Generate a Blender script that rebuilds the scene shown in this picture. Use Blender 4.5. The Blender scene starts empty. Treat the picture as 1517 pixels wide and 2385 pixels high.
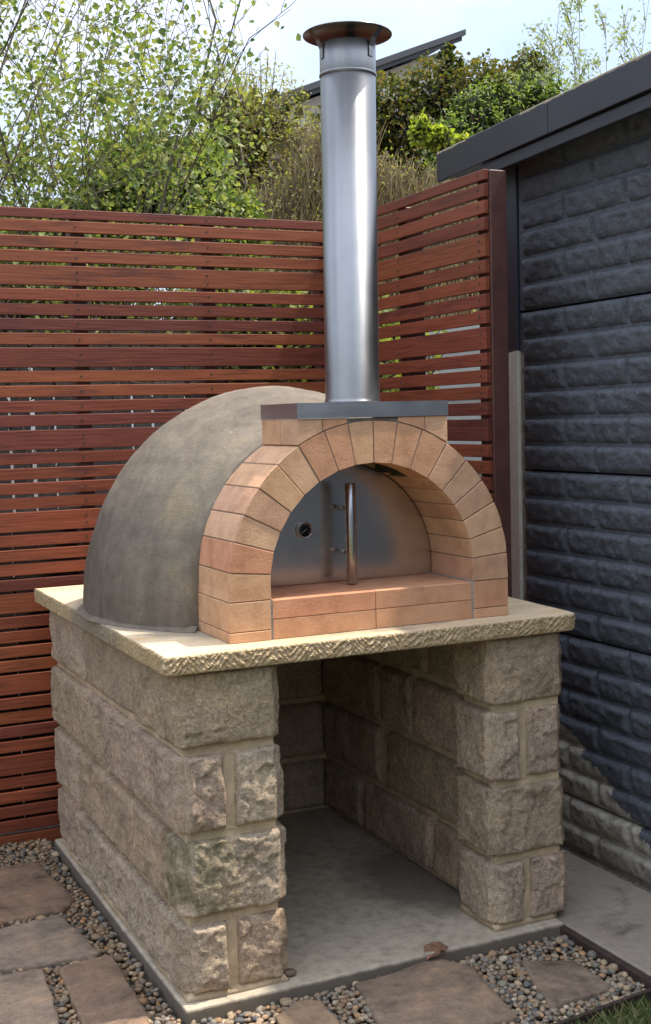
import bpy, bmesh, math, random
import numpy as np
from mathutils import Vector, Matrix, noise as mnoise

sc = bpy.context.scene
COL = sc.collection
rng = random.Random(7)
nrg = np.random.default_rng(7)

# ------------------------------------------------------------------ camera, sky, sun, exposure
cam_d = bpy.data.cameras.new('camera')
cam = bpy.data.objects.new('camera', cam_d)
COL.objects.link(cam)
cam_d.sensor_fit = 'HORIZONTAL'
cam_d.sensor_width = 36.0
cam_d.lens = 2906.99 / 1517.0 * 36.0
cam_d.clip_start = 0.05
cam_d.clip_end = 800.0
RC = ((0.9056626, 0.4204472, 0.0547661), (-0.4232492, 0.9041660, 0.0578268), (-0.0252045, -0.0755513, 0.9968233))
cam.matrix_world = Matrix(((RC[0][0], RC[0][2], -RC[0][1], -0.93549),
                           (RC[1][0], RC[1][2], -RC[1][1], -2.99510),
                           (RC[2][0], RC[2][2], -RC[2][1], 0.59592),
                           (0, 0, 0, 1)))
sc.camera = cam

SUN = Vector((0.474, -0.085, 1.0)).normalized()
world = bpy.data.worlds.new('World')
sc.world = world
world.use_nodes = True
wn = world.node_tree
wn.nodes.clear()
w_out = wn.nodes.new('ShaderNodeOutputWorld')
w_bg = wn.nodes.new('ShaderNodeBackground')
w_sky = wn.nodes.new('ShaderNodeTexSky')
w_sky.sky_type = 'NISHITA'
w_sky.sun_disc = False
w_sky.sun_elevation = math.asin(SUN.z)
w_sky.sun_rotation = math.atan2(SUN.x, SUN.y)
w_sky.dust_density = 2.0
w_sky.air_density = 1.0
w_tc = wn.nodes.new('ShaderNodeTexCoord')
w_map = wn.nodes.new('ShaderNodeMapping')
w_map.inputs['Scale'].default_value = (1.0, 1.0, 2.6)
w_no = wn.nodes.new('ShaderNodeTexNoise')
w_no.inputs['Scale'].default_value = 2.3
w_no.inputs['Detail'].default_value = 6.0
w_no.inputs['Roughness'].default_value = 0.55
w_rp = wn.nodes.new('ShaderNodeValToRGB')
w_rp.color_ramp.elements[0].position = 0.34
w_rp.color_ramp.elements[0].color = (0.30, 0.30, 0.30, 1)
w_rp.color_ramp.elements[1].position = 0.66
w_rp.color_ramp.elements[1].color = (0.92, 0.92, 0.92, 1)
w_mx = wn.nodes.new('ShaderNodeMix')
w_mx.data_type = 'RGBA'
w_mx.inputs['B'].default_value = (5.2, 5.7, 6.7, 1)
wn.links.new(w_tc.outputs['Generated'], w_map.inputs['Vector'])
wn.links.new(w_map.outputs['Vector'], w_no.inputs['Vector'])
wn.links.new(w_no.outputs['Fac'], w_rp.inputs['Fac'])
wn.links.new(w_rp.outputs['Color'], w_mx.inputs['Factor'])
wn.links.new(w_sky.outputs['Color'], w_mx.inputs['A'])
# an even veil of high cloud, thicker light towards the zenith as under any hazy sky
w_sep = wn.nodes.new('ShaderNodeSeparateXYZ'); w_ml = wn.nodes.new('ShaderNodeMath'); w_ml.operation = 'MULTIPLY_ADD'
w_ml.inputs[1].default_value = 1.08; w_ml.inputs[2].default_value = 0.25; w_ml.use_clamp = False
w_sc = wn.nodes.new('ShaderNodeVectorMath'); w_sc.operation = 'SCALE'
w_mxz = wn.nodes.new('ShaderNodeMath'); w_mxz.operation = 'MAXIMUM'; w_mxz.inputs[1].default_value = 0.0
wn.links.new(w_tc.outputs['Generated'], w_sep.inputs[0]); wn.links.new(w_sep.outputs['Z'], w_mxz.inputs[0]); wn.links.new(w_mxz.outputs[0], w_ml.inputs[0])
wn.links.new(w_mx.outputs['Result'], w_sc.inputs[0]); wn.links.new(w_ml.outputs[0], w_sc.inputs['Scale'])
wn.links.new(w_sc.outputs['Vector'], w_bg.inputs['Color'])
w_bg.inputs['Strength'].default_value = 0.112
wn.links.new(w_bg.outputs['Background'], w_out.inputs['Surface'])

sun_d = bpy.data.lights.new('sun', 'SUN')
sun_d.energy = 1.55
sun_d.angle = math.radians(1.2)
sun_d.color = (1.0, 0.94, 0.84)
sun = bpy.data.objects.new('sun', sun_d)
sun.rotation_euler = SUN.to_track_quat('Z', 'Y').to_euler()
COL.objects.link(sun)

sc.view_settings.view_transform = 'Standard'
sc.view_settings.look = 'None'
sc.view_settings.gamma = 1.0
sc.view_settings.use_curve_mapping = False
sc.view_settings.exposure = 1.95
sc.render.engine = 'CYCLES'
sc.cycles.max_bounces = 8
sc.cycles.use_denoising = True

# ------------------------------------------------------------------ materials
class NT:
    def __init__(s, name):
        s.m = bpy.data.materials.new(name)
        s.m.use_nodes = True
        s.t = s.m.node_tree
        s.b = s.t.nodes['Principled BSDF']
        s.out = s.t.nodes['Material Output']
    def n(s, typ, **kw):
        nd = s.t.nodes.new('ShaderNode' + typ)
        for k, v in kw.items():
            if k in nd.inputs: nd.inputs[k].default_value = v
            else: setattr(nd, k, v)
        return nd
    def l(s, a, b): s.t.links.new(a, b)
    def coord(s, kind='Object', scale=(1, 1, 1), rand=True):
        tc = s.n('TexCoord'); mp = s.n('Mapping'); mp.inputs['Scale'].default_value = scale
        s.l(tc.outputs[kind], mp.inputs['Vector'])
        if rand:
            oi = s.n('ObjectInfo'); mu = s.n('Math', operation='MULTIPLY'); mu.inputs[1].default_value = 37.0
            s.l(oi.outputs['Random'], mu.inputs[0]); s.l(mu.outputs[0], mp.inputs['Location'])
        return mp.outputs['Vector']
    def noise(s, vec, scale, detail=4.0, rough=0.55, dist=0.0):
        nd = s.n('TexNoise'); nd.inputs['Scale'].default_value = scale; nd.inputs['Detail'].default_value = detail
        nd.inputs['Roughness'].default_value = rough; nd.inputs['Distortion'].default_value = dist
        s.l(vec, nd.inputs['Vector']); return nd.outputs['Fac']
    def ramp(s, fac, stops):
        nd = s.n('ValToRGB'); e = nd.color_ramp.elements
        while len(e) < len(stops): e.new(0.5)
        for i, (p, c) in enumerate(stops):
            e[i].position = p
            e[i].color = (c[0], c[1], c[2], 1) if isinstance(c, (tuple, list)) else (c, c, c, 1)
        s.l(fac, nd.inputs['Fac']); return nd.outputs['Color']
    def mix(s, fac, a, b, mode='MIX'):
        nd = s.n('Mix', data_type='RGBA', blend_type=mode)
        for sock, v in ((nd.inputs['Factor'], fac), (nd.inputs['A'], a), (nd.inputs['B'], b)):
            if isinstance(v, (int, float)): sock.default_value = v
            elif isinstance(v, tuple): sock.default_value = (*v, 1)
            else: s.l(v, sock)
        return nd.outputs['Result']
    def math(s, op, a, b=None, clamp=False):
        nd = s.n('Math', operation=op, use_clamp=clamp)
        for i, v in enumerate((a, b)):
            if v is None: continue
            if isinstance(v, (int, float)): nd.inputs[i].default_value = v
            else: s.l(v, nd.inputs[i])
        return nd.outputs[0]
    def base(s, c):
        if isinstance(c, tuple): s.b.inputs['Base Color'].default_value = (*c, 1)
        else: s.l(c, s.b.inputs['Base Color'])
    def rough(s, r):
        if isinstance(r, (int, float)): s.b.inputs['Roughness'].default_value = r
        else: s.l(r, s.b.inputs['Roughness'])
    def bump(s, h, dist, strength=1.0):
        bp = s.n('Bump'); bp.inputs['Distance'].default_value = dist; bp.inputs['Strength'].default_value = strength
        s.l(h, bp.inputs['Height'])
        if s.b.inputs['Normal'].is_linked: s.l(s.b.inputs['Normal'].links[0].from_socket, bp.inputs['Normal'])
        s.l(bp.outputs['Normal'], s.b.inputs['Normal'])
    def ocol(s): return s.n('ObjectInfo').outputs['Color']
    def geo(s):
        g = s.n('NewGeometry'); sp = s.n('SeparateXYZ'); s.l(g.outputs['Position'], sp.inputs[0])
        return g.outputs['Position'], sp.outputs

def simple(name, col, rough=0.7, metal=0.0, nscale=None, namp=0.25, bump=0.0):
    m = NT(name); m.rough(rough); m.b.inputs['Metallic'].default_value = metal
    if nscale:
        v = m.coord(); f = m.noise(v, nscale, 6)
        m.base(m.mix(1.0, col, m.ramp(f, [(0.25, 1 - namp), (0.75, 1 + namp)]), 'MULTIPLY'))
        if bump: m.bump(f, bump)
    else: m.base(col)
    return m.m

def mat_wood():
    m = NT('merbau_slat_wood')
    v = m.coord(scale=(2.0, 40, 40)); g = m.noise(v, 3.0, 6, 0.6, 0.4)
    v2 = m.coord(scale=(1.0, 6, 6)); b = m.noise(v2, 3.0, 4, 0.6)
    c = m.mix(1.0, m.ocol(), m.ramp(g, [(0.25, 0.62), (0.55, 1.0), (0.8, 1.28)]), 'MULTIPLY')
    c = m.mix(m.ramp(b, [(0.55, 0.0), (0.72, 0.65)]), c, (0.045, 0.014, 0.012))
    m.base(c); m.rough(m.ramp(g, [(0.3, 0.42), (0.7, 0.6)])); m.bump(g, 0.0012)
    m.b.inputs['Specular IOR Level'].default_value = 0.4
    return m.m

def mat_stone(name, moss=False):
    m = NT(name)
    v = m.coord(); a = m.noise(v, 9, 5, 0.6); b = m.noise(v, 60, 6, 0.7); f = m.noise(v, 260, 3, 0.7)
    sc_ = m.coord(scale=(6, 6, 40)); band = m.noise(sc_, 1.2, 4, 0.5, 0.6)
    c = m.mix(1.0, m.ocol(), m.ramp(a, [(0.28, (0.72, 0.68, 0.66)), (0.5, (1, 1, 1)), (0.74, (1.22, 1.16, 1.06))]), 'MULTIPLY')
    c = m.mix(0.8, c, m.ramp(b, [(0.28, 0.55), (0.5, 1.0), (0.74, 1.4)]), 'MULTIPLY')
    c = m.mix(m.ramp(band, [(0.55, 0.0), (0.75, 0.35)]), c, (0.34, 0.235, 0.18))
    c = m.mix(m.ramp(m.noise(v, 420, 1, 0.5), [(0.66, 0.0), (0.72, 0.55)]), c, (0.2, 0.155, 0.12))
    gr = m.noise(v, 150, 3, 0.75); c = m.mix(0.85, c, m.ramp(gr, [(0.30, 0.66), (0.50, 1.06), (0.70, 1.46)]), 'MULTIPLY')
    if moss:
        w = m.noise(v, 14, 5, 0.65)
        tc = m.n('TexCoord'); sp = m.n('SeparateXYZ'); m.l(tc.outputs['Object'], sp.inputs[0])
        k = m.math('MULTIPLY', m.ramp(w, [(0.38, 0.0), (0.62, 0.8)]), m.ramp(m.math('ADD', sp.outputs['X'], 0.14), [(0.03, 1.0), (0.24, 0.0)]))
        c = m.mix(k, c, (0.12, 0.125, 0.05))
    m.base(c); m.rough(0.92); m.b.inputs['Specular IOR Level'].default_value = 0.2
    m.bump(b, 0.012, 1.0); m.bump(f, 0.004, 1.0)
    return m.m

def mat_mortar(name, col):
    m = NT(name); v = m.coord('Object', rand=False); a = m.noise(v, 14, 5); f = m.noise(v, 320, 3, 0.7)
    c = m.mix(1.0, col, m.ramp(a, [(0.3, 0.72), (0.7, 1.2)]), 'MULTIPLY')
    c = m.mix(0.5, c, m.ramp(f, [(0.3, 0.6), (0.7, 1.3)]), 'MULTIPLY')
    m.base(c); m.rough(0.95); m.bump(f, 0.003); m.bump(a, 0.006, 0.6)
    return m.m

def mat_brick():
    m = NT('sandy_firebrick'); v = m.coord(); a = m.noise(v, 16, 4, 0.6); s = m.noise(v, 380, 2, 0.6); b = m.noise(v, 120, 4, 0.7)
    c = m.mix(1.0, m.ocol(), m.ramp(a, [(0.28, (0.78, 0.74, 0.72)), (0.5, (1, 1, 1)), (0.72, (1.12, 1.16, 1.18))]), 'MULTIPLY')
    c = m.mix(m.ramp(s, [(0.30, 0.45), (0.40, 0.0)]), c, (0.20, 0.085, 0.04))
    c = m.mix(m.ramp(s, [(0.62, 0.0), (0.72, 0.4)]), c, (0.62, 0.47, 0.33))
    m.base(c); m.rough(0.9); m.b.inputs['Specular IOR Level'].default_value = 0.2; m.bump(b, 0.0018); m.bump(s, 0.0008)
    return m.m

def mat_dome():
    m = NT('cement_render')
    v = m.coord(rand=False); a = m.noise(v, 3.2, 5, 0.6, 0.5); st = m.noise(m.coord(scale=(3, 3, 1.0), rand=False), 6, 6, 0.65, 0.8)
    f = m.noise(v, 240, 3, 0.7); b = m.noise(v, 22, 5, 0.6)
    c = m.ramp(a, [(0.30, (0.122, 0.096, 0.067)), (0.48, (0.160, 0.127, 0.090)), (0.60, (0.192, 0.153, 0.107)), (0.76, (0.290, 0.212, 0.112))])
    c = m.mix(0.55, c, m.ramp(st, [(0.3, 0.62), (0.5, 1.0), (0.70, 1.35)]), 'MULTIPLY')
    c = m.mix(0.5, c, m.ramp(b, [(0.3, 0.75), (0.7, 1.2)]), 'MULTIPLY')
    sc2 = m.noise(m.coord(scale=(14, 14, 3), rand=False), 5, 3, 0.5)
    c = m.mix(m.ramp(sc2, [(0.70, 0.0), (0.75, 0.5)]), c, (0.40, 0.37, 0.32))
    m.base(c); m.rough(m.ramp(b, [(0.3, 0.62), (0.7, 0.85)])); m.b.inputs['Specular IOR Level'].default_value = 0.3
    tr = m.noise(m.coord(scale=(7, 7, 26), rand=False), 2.2, 5, 0.7, 1.6)
    vo = m.n('TexVoronoi', feature='DISTANCE_TO_EDGE'); vo.inputs['Scale'].default_value = 3.4
    wv = m.n('VectorMath', operation='ADD'); nz = m.n('TexNoise'); nz.inputs['Scale'].default_value = 9.0; nz.inputs['Detail'].default_value = 5
    sv = m.n('VectorMath', operation='SCALE'); sv.inputs['Scale'].default_value = 0.35
    m.l(v, nz.inputs['Vector']); m.l(nz.outputs['Color'], sv.inputs[0]); m.l(v, wv.inputs[0]); m.l(sv.outputs[0], wv.inputs[1]); m.l(wv.outputs[0], vo.inputs['Vector'])
    ck = m.math('MULTIPLY', m.ramp(vo.outputs['Distance'], [(0.0, 1.0), (0.007, 0.0)]), m.ramp(m.noise(v, 2.6, 2), [(0.52, 0.0), (0.62, 0.3)]))
    c = m.mix(ck, c, (0.05, 0.042, 0.034)); c = m.mix(0.2, c, m.ramp(tr, [(0.3, 0.7), (0.7, 1.3)]), 'MULTIPLY')
    c = m.mix(0.4, c, m.ramp(f, [(0.3, 0.65), (0.7, 1.35)]), 'MULTIPLY'); m.base(c)
    m.bump(b, 0.003, 0.6); m.bump(tr, 0.002, 0.6); m.bump(f, 0.0015)
    return m.m

def mat_slab():
    m = NT('sawn_sandstone'); v = m.coord(rand=False); p, xyz = m.geo()
    band = m.noise(m.coord(scale=(1.2, 9, 30), rand=False), 2.0, 6, 0.6, 0.8); b = m.noise(v, 90, 5, 0.7); a = m.noise(v, 4, 4); f = m.noise(v, 420, 2)
    c = m.ramp(band, [(0.30, (0.54, 0.375, 0.20)), (0.46, (0.60, 0.455, 0.28)), (0.62, (0.64, 0.505, 0.34)), (0.80, (0.50, 0.30, 0.13))])
    c = m.mix(0.45, c, m.ramp(b, [(0.28, 0.55), (0.5, 1.0), (0.72, 1.25)]), 'MULTIPLY')
    g = m.n('NewGeometry'); sp = m.n('SeparateXYZ'); m.l(g.outputs['Normal'], sp.inputs[0])
    edge = m.ramp(sp.outputs['Z'], [(0.5, 1.0), (0.85, 0.0)])
    stk = m.noise(m.coord(scale=(55, 75, 9), rand=False), 1.0, 4, 0.65)
    c = m.mix(m.math('MULTIPLY', edge, m.ramp(stk, [(0.36, 0.9), (0.60, 0.0)])), c, (0.30, 0.185, 0.085))
    c = m.mix(m.math('MULTIPLY', edge, 0.62), c, m.mix(a, (0.50, 0.355, 0.185), (0.43, 0.32, 0.185)))
    # cement dust left on the slab round the dome and the arch
    dx = m.math('SUBTRACT', xyz['X'], 0.63); dy = m.math('SUBTRACT', xyz['Y'], 0.74)
    r = m.math('SQRT', m.math('ADD', m.math('MULTIPLY', dx, dx), m.math('MULTIPLY', dy, dy)))
    rn = m.math('ADD', r, m.math('MULTIPLY', m.math('SUBTRACT', m.noise(v, 9, 5, 0.7), 0.5), 0.22))
    d = m.ramp(rn, [(0.655, 0.85), (0.715, 0.0)])
    c = m.mix(m.math('MULTIPLY', d, m.ramp(b, [(0.3, 0.5), (0.6, 1.0)])), c, (0.235, 0.20, 0.155))
    m.base(c); m.rough(0.9); m.b.inputs['Specular IOR Level'].default_value = 0.2; m.bump(b, 0.0025); m.bump(f, 0.001)
    return m.m

def mat_garage():
    m = NT('charcoal_painted_block'); p, xyz = m.geo()
    n1 = m.noise(p, 26, 5, 0.65); n2 = m.noise(p, 120, 4, 0.7); n3 = m.noise(p, 7, 4)
    n4 = m.noise(p, 60, 3, 0.6)
    paint = m.mix(0.8, (0.090, 0.096, 0.108), m.ramp(n1, [(0.3, 0.78), (0.7, 1.28)]), 'MULTIPLY')
    paint = m.mix(m.ramp(n4, [(0.68, 0.0), (0.73, 0.5)]), paint, (0.26, 0.26, 0.27))
    paint = m.mix(0.7, paint, m.ramp(n2, [(0.30, 0.62), (0.5, 1.0), (0.70, 1.4)]), 'MULTIPLY')
    bare = m.ramp(n1, [(0.28, (0.22, 0.19, 0.14)), (0.5, (0.42, 0.37, 0.29)), (0.72, (0.54, 0.49, 0.40))])
    # bare concrete darker towards the footing
    gz = m.math('ADD', xyz['Z'], m.math('MULTIPLY', n3, 0.10))
    bare = m.mix(m.ramp(m.math('ADD', gz, 1.0), [(0.08, 0.9), (0.26, 0.0)]), bare, (0.045, 0.036, 0.028))
    wob = m.math('MULTIPLY', m.math('SUBTRACT', m.noise(p, 16, 5, 0.7), 0.5), 0.16)
    # bare below a slanting brush line: z < -0.495 - 0.62*(0.42 - y)
    lim = m.math('ADD', m.math('MULTIPLY', xyz['Y'], 0.66), -0.815)
    lim = m.math('MAXIMUM', m.math('MINIMUM', lim, -0.46), -0.93)
    low = m.math('LESS_THAN', m.math('ADD', xyz['Z'], wob), lim)
    mar = m.math('MULTIPLY', m.math('GREATER_THAN', m.math('ADD', xyz['Y'], m.math('MULTIPLY', wob, 0.12)), 0.748), m.math('LESS_THAN', m.math('ADD', xyz['Z'], m.math('MULTIPLY', wob, 0.35)), 0.815))
    k = m.math('MAXIMUM', low, mar)
    m.base(m.mix(k, paint, bare)); m.rough(m.ramp(k, [(0.0, 0.55), (1.0, 0.95)]))
    m.b.inputs['Specular IOR Level'].default_value = 0.35
    m.bump(n1, 0.007, 0.9); m.bump(n2, 0.004, 1.0)
    return m.m

def mat_metal(name, col=(0.62, 0.62, 0.63), r0=0.16, r1=0.34, streak=(60, 60, 0.12), brushed=False):
    m = NT(name); m.b.inputs['Metallic'].default_value = 1.0
    if brushed:
        tg = m.n('Tangent', direction_type='RADIAL', axis='Z'); m.l(tg.outputs[0], m.b.inputs['Tangent'])
        m.b.inputs['Anisotropic'].default_value = 0.75; m.b.inputs['Anisotropic Rotation'].default_value = 0.25
    g = m.noise(m.coord(scale=streak, rand=False), 4.0, 5, 0.6); b = m.noise(m.coord(rand=False), 7, 4, 0.6)
    m.base(m.mix(1.0, col, m.ramp(b, [(0.3, 0.86), (0.7, 1.06)]), 'MULTIPLY'))
    m.rough(m.ramp(m.math('MULTIPLY', m.math('ADD', g, b), 0.5), [(0.3, r0), (0.7, r1)])); m.bump(g, 0.00004, 0.4)
    return m.m

def mat_concrete(name, ca, cb, stain=(0.06, 0.05, 0.04), smin=0.58, pad=False):
    m = NT(name); p, xyz = m.geo(); a = m.noise(p, 3.5, 6, 0.62); b = m.noise(p, 30, 5, 0.65); f = m.noise(p, 300, 2)
    c = m.mix(a, ca, cb); c = m.mix(0.5, c, m.ramp(b, [(0.3, 0.72), (0.7, 1.25)]), 'MULTIPLY')
    c = m.mix(m.ramp(m.noise(p, 5.5, 5, 0.7, 0.3), [(smin, 0.0), (smin + 0.16, 0.7)]), c, stain)
    c = m.mix(m.ramp(m.noise(p, 190, 2), [(0.70, 0.0), (0.74, 0.6)]), c, (0.42, 0.40, 0.36))
    if pad:
        dx = m.math('SUBTRACT', xyz['X'], 0.98); dy = m.math('MULTIPLY', m.math('SUBTRACT', xyz['Y'], 0.52), 0.6)
        r = m.math('SQRT', m.math('ADD', m.math('MULTIPLY', dx, dx), m.math('MULTIPLY', dy, dy)))
        r = m.math('ADD', r, m.math('MULTIPLY', m.math('SUBTRACT', m.noise(p, 11, 5, 0.7), 0.5), 0.20))
        c = m.mix(m.ramp(r, [(0.12, 0.72), (0.24, 0.0)]), c, (0.10, 0.078, 0.055))
        gz = m.math('ADD', xyz['Z'], m.math('MULTIPLY', m.math('SUBTRACT', m.noise(p, 24, 5, 0.7), 0.5), 0.022))
        c = m.mix(m.ramp(m.math('ADD', gz, 1.0), [(0.068, 0.85), (0.079, 0.0)]), c, (0.105, 0.084, 0.062))
    m.base(c); m.rough(0.9); m.b.inputs['Specular IOR Level'].default_value = 0.25; m.bump(b, 0.002, 0.6); m.bump(f, 0.0008)
    return m.m

def mat_paver():
    m = NT('worn_sandstone_paver'); p, xyz = m.geo(); a = m.noise(p, 9, 6, 0.65, 0.3); b = m.noise(p, 45, 5, 0.7); f = m.noise(p, 260, 3, 0.7)
    c = m.mix(1.0, m.ocol(), m.ramp(a, [(0.28, (0.45, 0.36, 0.30)), (0.46, (1.05, 0.95, 0.86)), (0.60, (1.45, 1.27, 1.10)), (0.75, (2.2, 1.7, 1.25))]), 'MULTIPLY')
    c = m.mix(0.6, c, m.ramp(b, [(0.28, 0.55), (0.5, 1.0), (0.75, 1.3)]), 'MULTIPLY')
    c = m.mix(m.ramp(m.noise(p, 18, 4, 0.7), [(0.60, 0.0), (0.74, 0.45)]), c, (0.27, 0.24, 0.21))
    m.base(c); m.rough(0.86); m.bump(b, 0.008, 1.0); m.bump(f, 0.003)
    return m.m

def mat_vcol(name, rough=0.8, trans=0.0, namp=0.25, nscale=90, spec=0.3):
    m = NT(name); at = m.n('Attribute', attribute_name='Col'); c = at.outputs['Color']
    if namp:
        v = m.coord(rand=False); c = m.mix(1.0, c, m.ramp(m.noise(v, nscale, 4), [(0.3, 1 - namp), (0.7, 1 + namp)]), 'MULTIPLY')
    m.base(c); m.rough(rough); m.b.inputs['Specular IOR Level'].default_value = spec
    if trans:
        tr = m.n('BsdfTranslucent'); ms = m.n('MixShader'); ms.inputs[0].default_value = trans
        m.l(m.mix(1.0, c, (1.2, 1.25, 0.55), 'MULTIPLY'), tr.inputs['Color'])
        m.l(m.b.outputs[0], ms.inputs[1]); m.l(tr.outputs[0], ms.inputs[2]); m.l(ms.outputs[0], m.out.inputs['Surface'])
    return m.m

def mat_leaf_single():
    m = NT('single_leaf'); c = m.ocol(); m.base(c); m.rough(0.6); m.b.inputs['Specular IOR Level'].default_value = 0.3
    tr = m.n('BsdfTranslucent'); ms = m.n('MixShader'); ms.inputs[0].default_value = 0.42
    m.l(m.mix(1.0, c, (1.2, 1.25, 0.55), 'MULTIPLY'), tr.inputs['Color'])
    m.l(m.b.outputs[0], ms.inputs[1]); m.l(tr.outputs[0], ms.inputs[2]); m.l(ms.outputs[0], m.out.inputs['Surface'])
    return m.m

def mat_ground():
    m = NT('bare_soil'); p, xyz = m.geo(); a = m.noise(p, 8, 6, 0.7); b = m.noise(p, 90, 4, 0.7)
    c = m.ramp(a, [(0.3, (0.030, 0.024, 0.018)), (0.7, (0.075, 0.058, 0.042))])
    m.base(c); m.rough(0.95); m.bump(b, 0.006)
    return m.m

def mat_lawn():
    m = NT('dry_lawn'); p, xyz = m.geo(); a = m.noise(p, 1.6, 5, 0.7); b = m.noise(p, 60, 4, 0.7)
    c = m.ramp(a, [(0.3, (0.06, 0.085, 0.025)), (0.55, (0.10, 0.11, 0.04)), (0.75, (0.17, 0.14, 0.07))])
    c = m.mix(0.6, c, m.ramp(b, [(0.3, 0.6), (0.7, 1.4)]), 'MULTIPLY')
    m.base(c); m.rough(0.95); m.bump(b, 0.02)
    return m.m

M = dict(
    wood=mat_wood(), stone=mat_stone('rockfaced_sandstone'), mossy=mat_stone('mossy_sandstone', True),
    mortar=mat_mortar('buff_mortar', (0.62, 0.465, 0.285)), gmortar=mat_mortar('grey_mortar', (0.36, 0.30, 0.24)),
    dmortar=mat_mortar('dark_joint', (0.20, 0.155, 0.115)),
    brick=mat_brick(), dome=mat_dome(), slab=mat_slab(), garage=mat_garage(),
    steel=mat_metal('stainless_steel', (0.31, 0.307, 0.30), 0.30, 0.42, (60, 60, 0.12), True), tray=mat_metal('folded_steel', (0.62, 0.63, 0.65), 0.30, 0.42, (0.6, 60, 60)),
    doorm=mat_metal('brushed_door_steel', (0.68, 0.66, 0.63), 0.20, 0.28, (70, 70, 0.1)),
    tube=mat_metal('polished_tube', (0.50, 0.50, 0.50), 0.22, 0.32),
    pad=mat_concrete('pad_concrete', (0.40, 0.325, 0.225), (0.54, 0.455, 0.335), (0.12, 0.095, 0.07), 0.60, True),
    strip=mat_concrete('old_concrete', (0.235, 0.19, 0.14), (0.36, 0.295, 0.225), (0.035, 0.028, 0.022), 0.56),
    paver=mat_paver(), soil=mat_ground(), lawn=mat_lawn(),
    trim=simple('charcoal_trim_paint', (0.027, 0.025, 0.030), 0.45, 0, 5, 0.18, 0.0005),
    roof=simple('roof_sheet', (0.10, 0.10, 0.105), 0.5, 0.3, 4, 0.2),
    screw=simple('screw_steel', (0.03, 0.024, 0.022), 0.6),
    black=simple('black_glass', (0.006, 0.006, 0.007), 0.12),
    darkin=simple('dark_inside', (0.03, 0.027, 0.024), 0.9),  # plain dark colour for the oven inside and the core behind panel joints
    peb=mat_vcol('river_pebble', 0.62, 0, 0.3, 160), leaf=mat_vcol('leaf_green', 0.55, 0.46, 0.0), bark=mat_vcol('twig_bark', 0.9, 0, 0.3, 60),
    leaf1=mat_leaf_single(), grass=mat_vcol('grass_blade', 0.7, 0.3, 0.0),
    rust=simple('rusty_edging', (0.045, 0.026, 0.018), 0.8, 0, 40, 0.5, 0.002),
    paling=simple('weathered_paling', (0.085, 0.074, 0.064), 0.9, 0, 12, 0.35, 0.002),
    cream=simple('cream_weatherboard', (0.44, 0.42, 0.37), 0.6, 0, 6, 0.1),
    blue=simple('blue_tarp', (0.025, 0.06, 0.20), 0.5, 0, 8, 0.2), soffit=simple('pale_render', (0.78, 0.74, 0.66), 0.8),
    oldp=simple('dark_old_paling', (0.055, 0.042, 0.034), 0.9, 0, 12, 0.35, 0.002),
    darkroof=simple('house_roof', (0.07, 0.068, 0.07), 0.6), dryleaf=simple('dry_leaf', (0.20, 0.10, 0.05), 0.8, 0, 60, 0.4),
    postw=simple('merbau_post', (0.085, 0.032, 0.022), 0.55, 0, 14, 0.35, 0.001),
)

# ------------------------------------------------------------------ object helpers
def link(o, parent=None):
    COL.objects.link(o)
    if parent is not None: o.parent = parent
    return o

def mk(name, me, parent=None, mat=None, loc=(0, 0, 0), rot=(0, 0, 0), color=None):
    o = bpy.data.objects.new(name, me); o.location = loc; o.rotation_euler = rot
    if mat is not None and len(me.materials) == 0: me.materials.append(mat)
    if color is not None: o.color = (*color, 1.0)
    return link(o, parent)

def empty(name, loc=(0, 0, 0)):
    o = bpy.data.objects.new(name, None); o.location = loc; o.empty_display_size = 0.1
    return link(o)

def tag(o, label=None, cat=None, group=None, kind=None):
    if label: o['label'] = label
    if cat: o['category'] = cat
    if group: o['group'] = group
    if kind: o['kind'] = kind
    return o

def npmesh(name, V, F, smooth=False, col=None):
    """V (n,3), F (m,k) one face size -> mesh, fast; col (n,3) = point colours"""
    V = np.asarray(V, dtype=np.float32); F = np.asarray(F, dtype=np.int32)
    me = bpy.data.meshes.new(name); k = F.shape[1]
    me.vertices.add(len(V)); me.vertices.foreach_set('co', V.ravel())
    me.loops.add(F.size); me.loops.foreach_set('vertex_index', F.ravel())
    me.polygons.add(len(F)); me.polygons.foreach_set('loop_start', np.arange(0, F.size, k, dtype=np.int32))
    me.polygons.foreach_set('use_smooth', np.full(len(F), smooth, dtype=bool))
    me.update(calc_edges=True)
    if col is not None:
        a = me.color_attributes.new('Col', 'FLOAT_COLOR', 'POINT')
        c = np.ones((len(V), 4), dtype=np.float32); c[:, :3] = col; a.data.foreach_set('color', c.ravel())
    return me

def from_bm(name, bm, smooth=False):
    me = bpy.data.meshes.new(name)
    bmesh.ops.recalc_face_normals(bm, faces=bm.faces)
    if smooth:
        for f in bm.faces: f.smooth = True
    bm.to_mesh(me); bm.free(); return me

def bm_box(bm, x0, x1, y0, y1, z0, z1):
    vs = [bm.verts.new((x, y, z)) for x in (x0, x1) for y in (y0, y1) for z in (z0, z1)]
    for f in ((0, 1, 3, 2), (4, 6, 7, 5), (0, 4, 5, 1), (2, 3, 7, 6), (0, 2, 6, 4), (1, 5, 7, 3)):
        bm.faces.new([vs[i] for i in f])

def box_me(name, x0, x1, y0, y1, z0, z1, bev=0.0, seg=1):
    bm = bmesh.new(); bm_box(bm, x0, x1, y0, y1, z0, z1)
    if bev: bmesh.ops.bevel(bm, geom=bm.edges[:], offset=bev, segments=seg, affect='EDGES', profile=0.5)
    return from_bm(name, bm)

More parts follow.
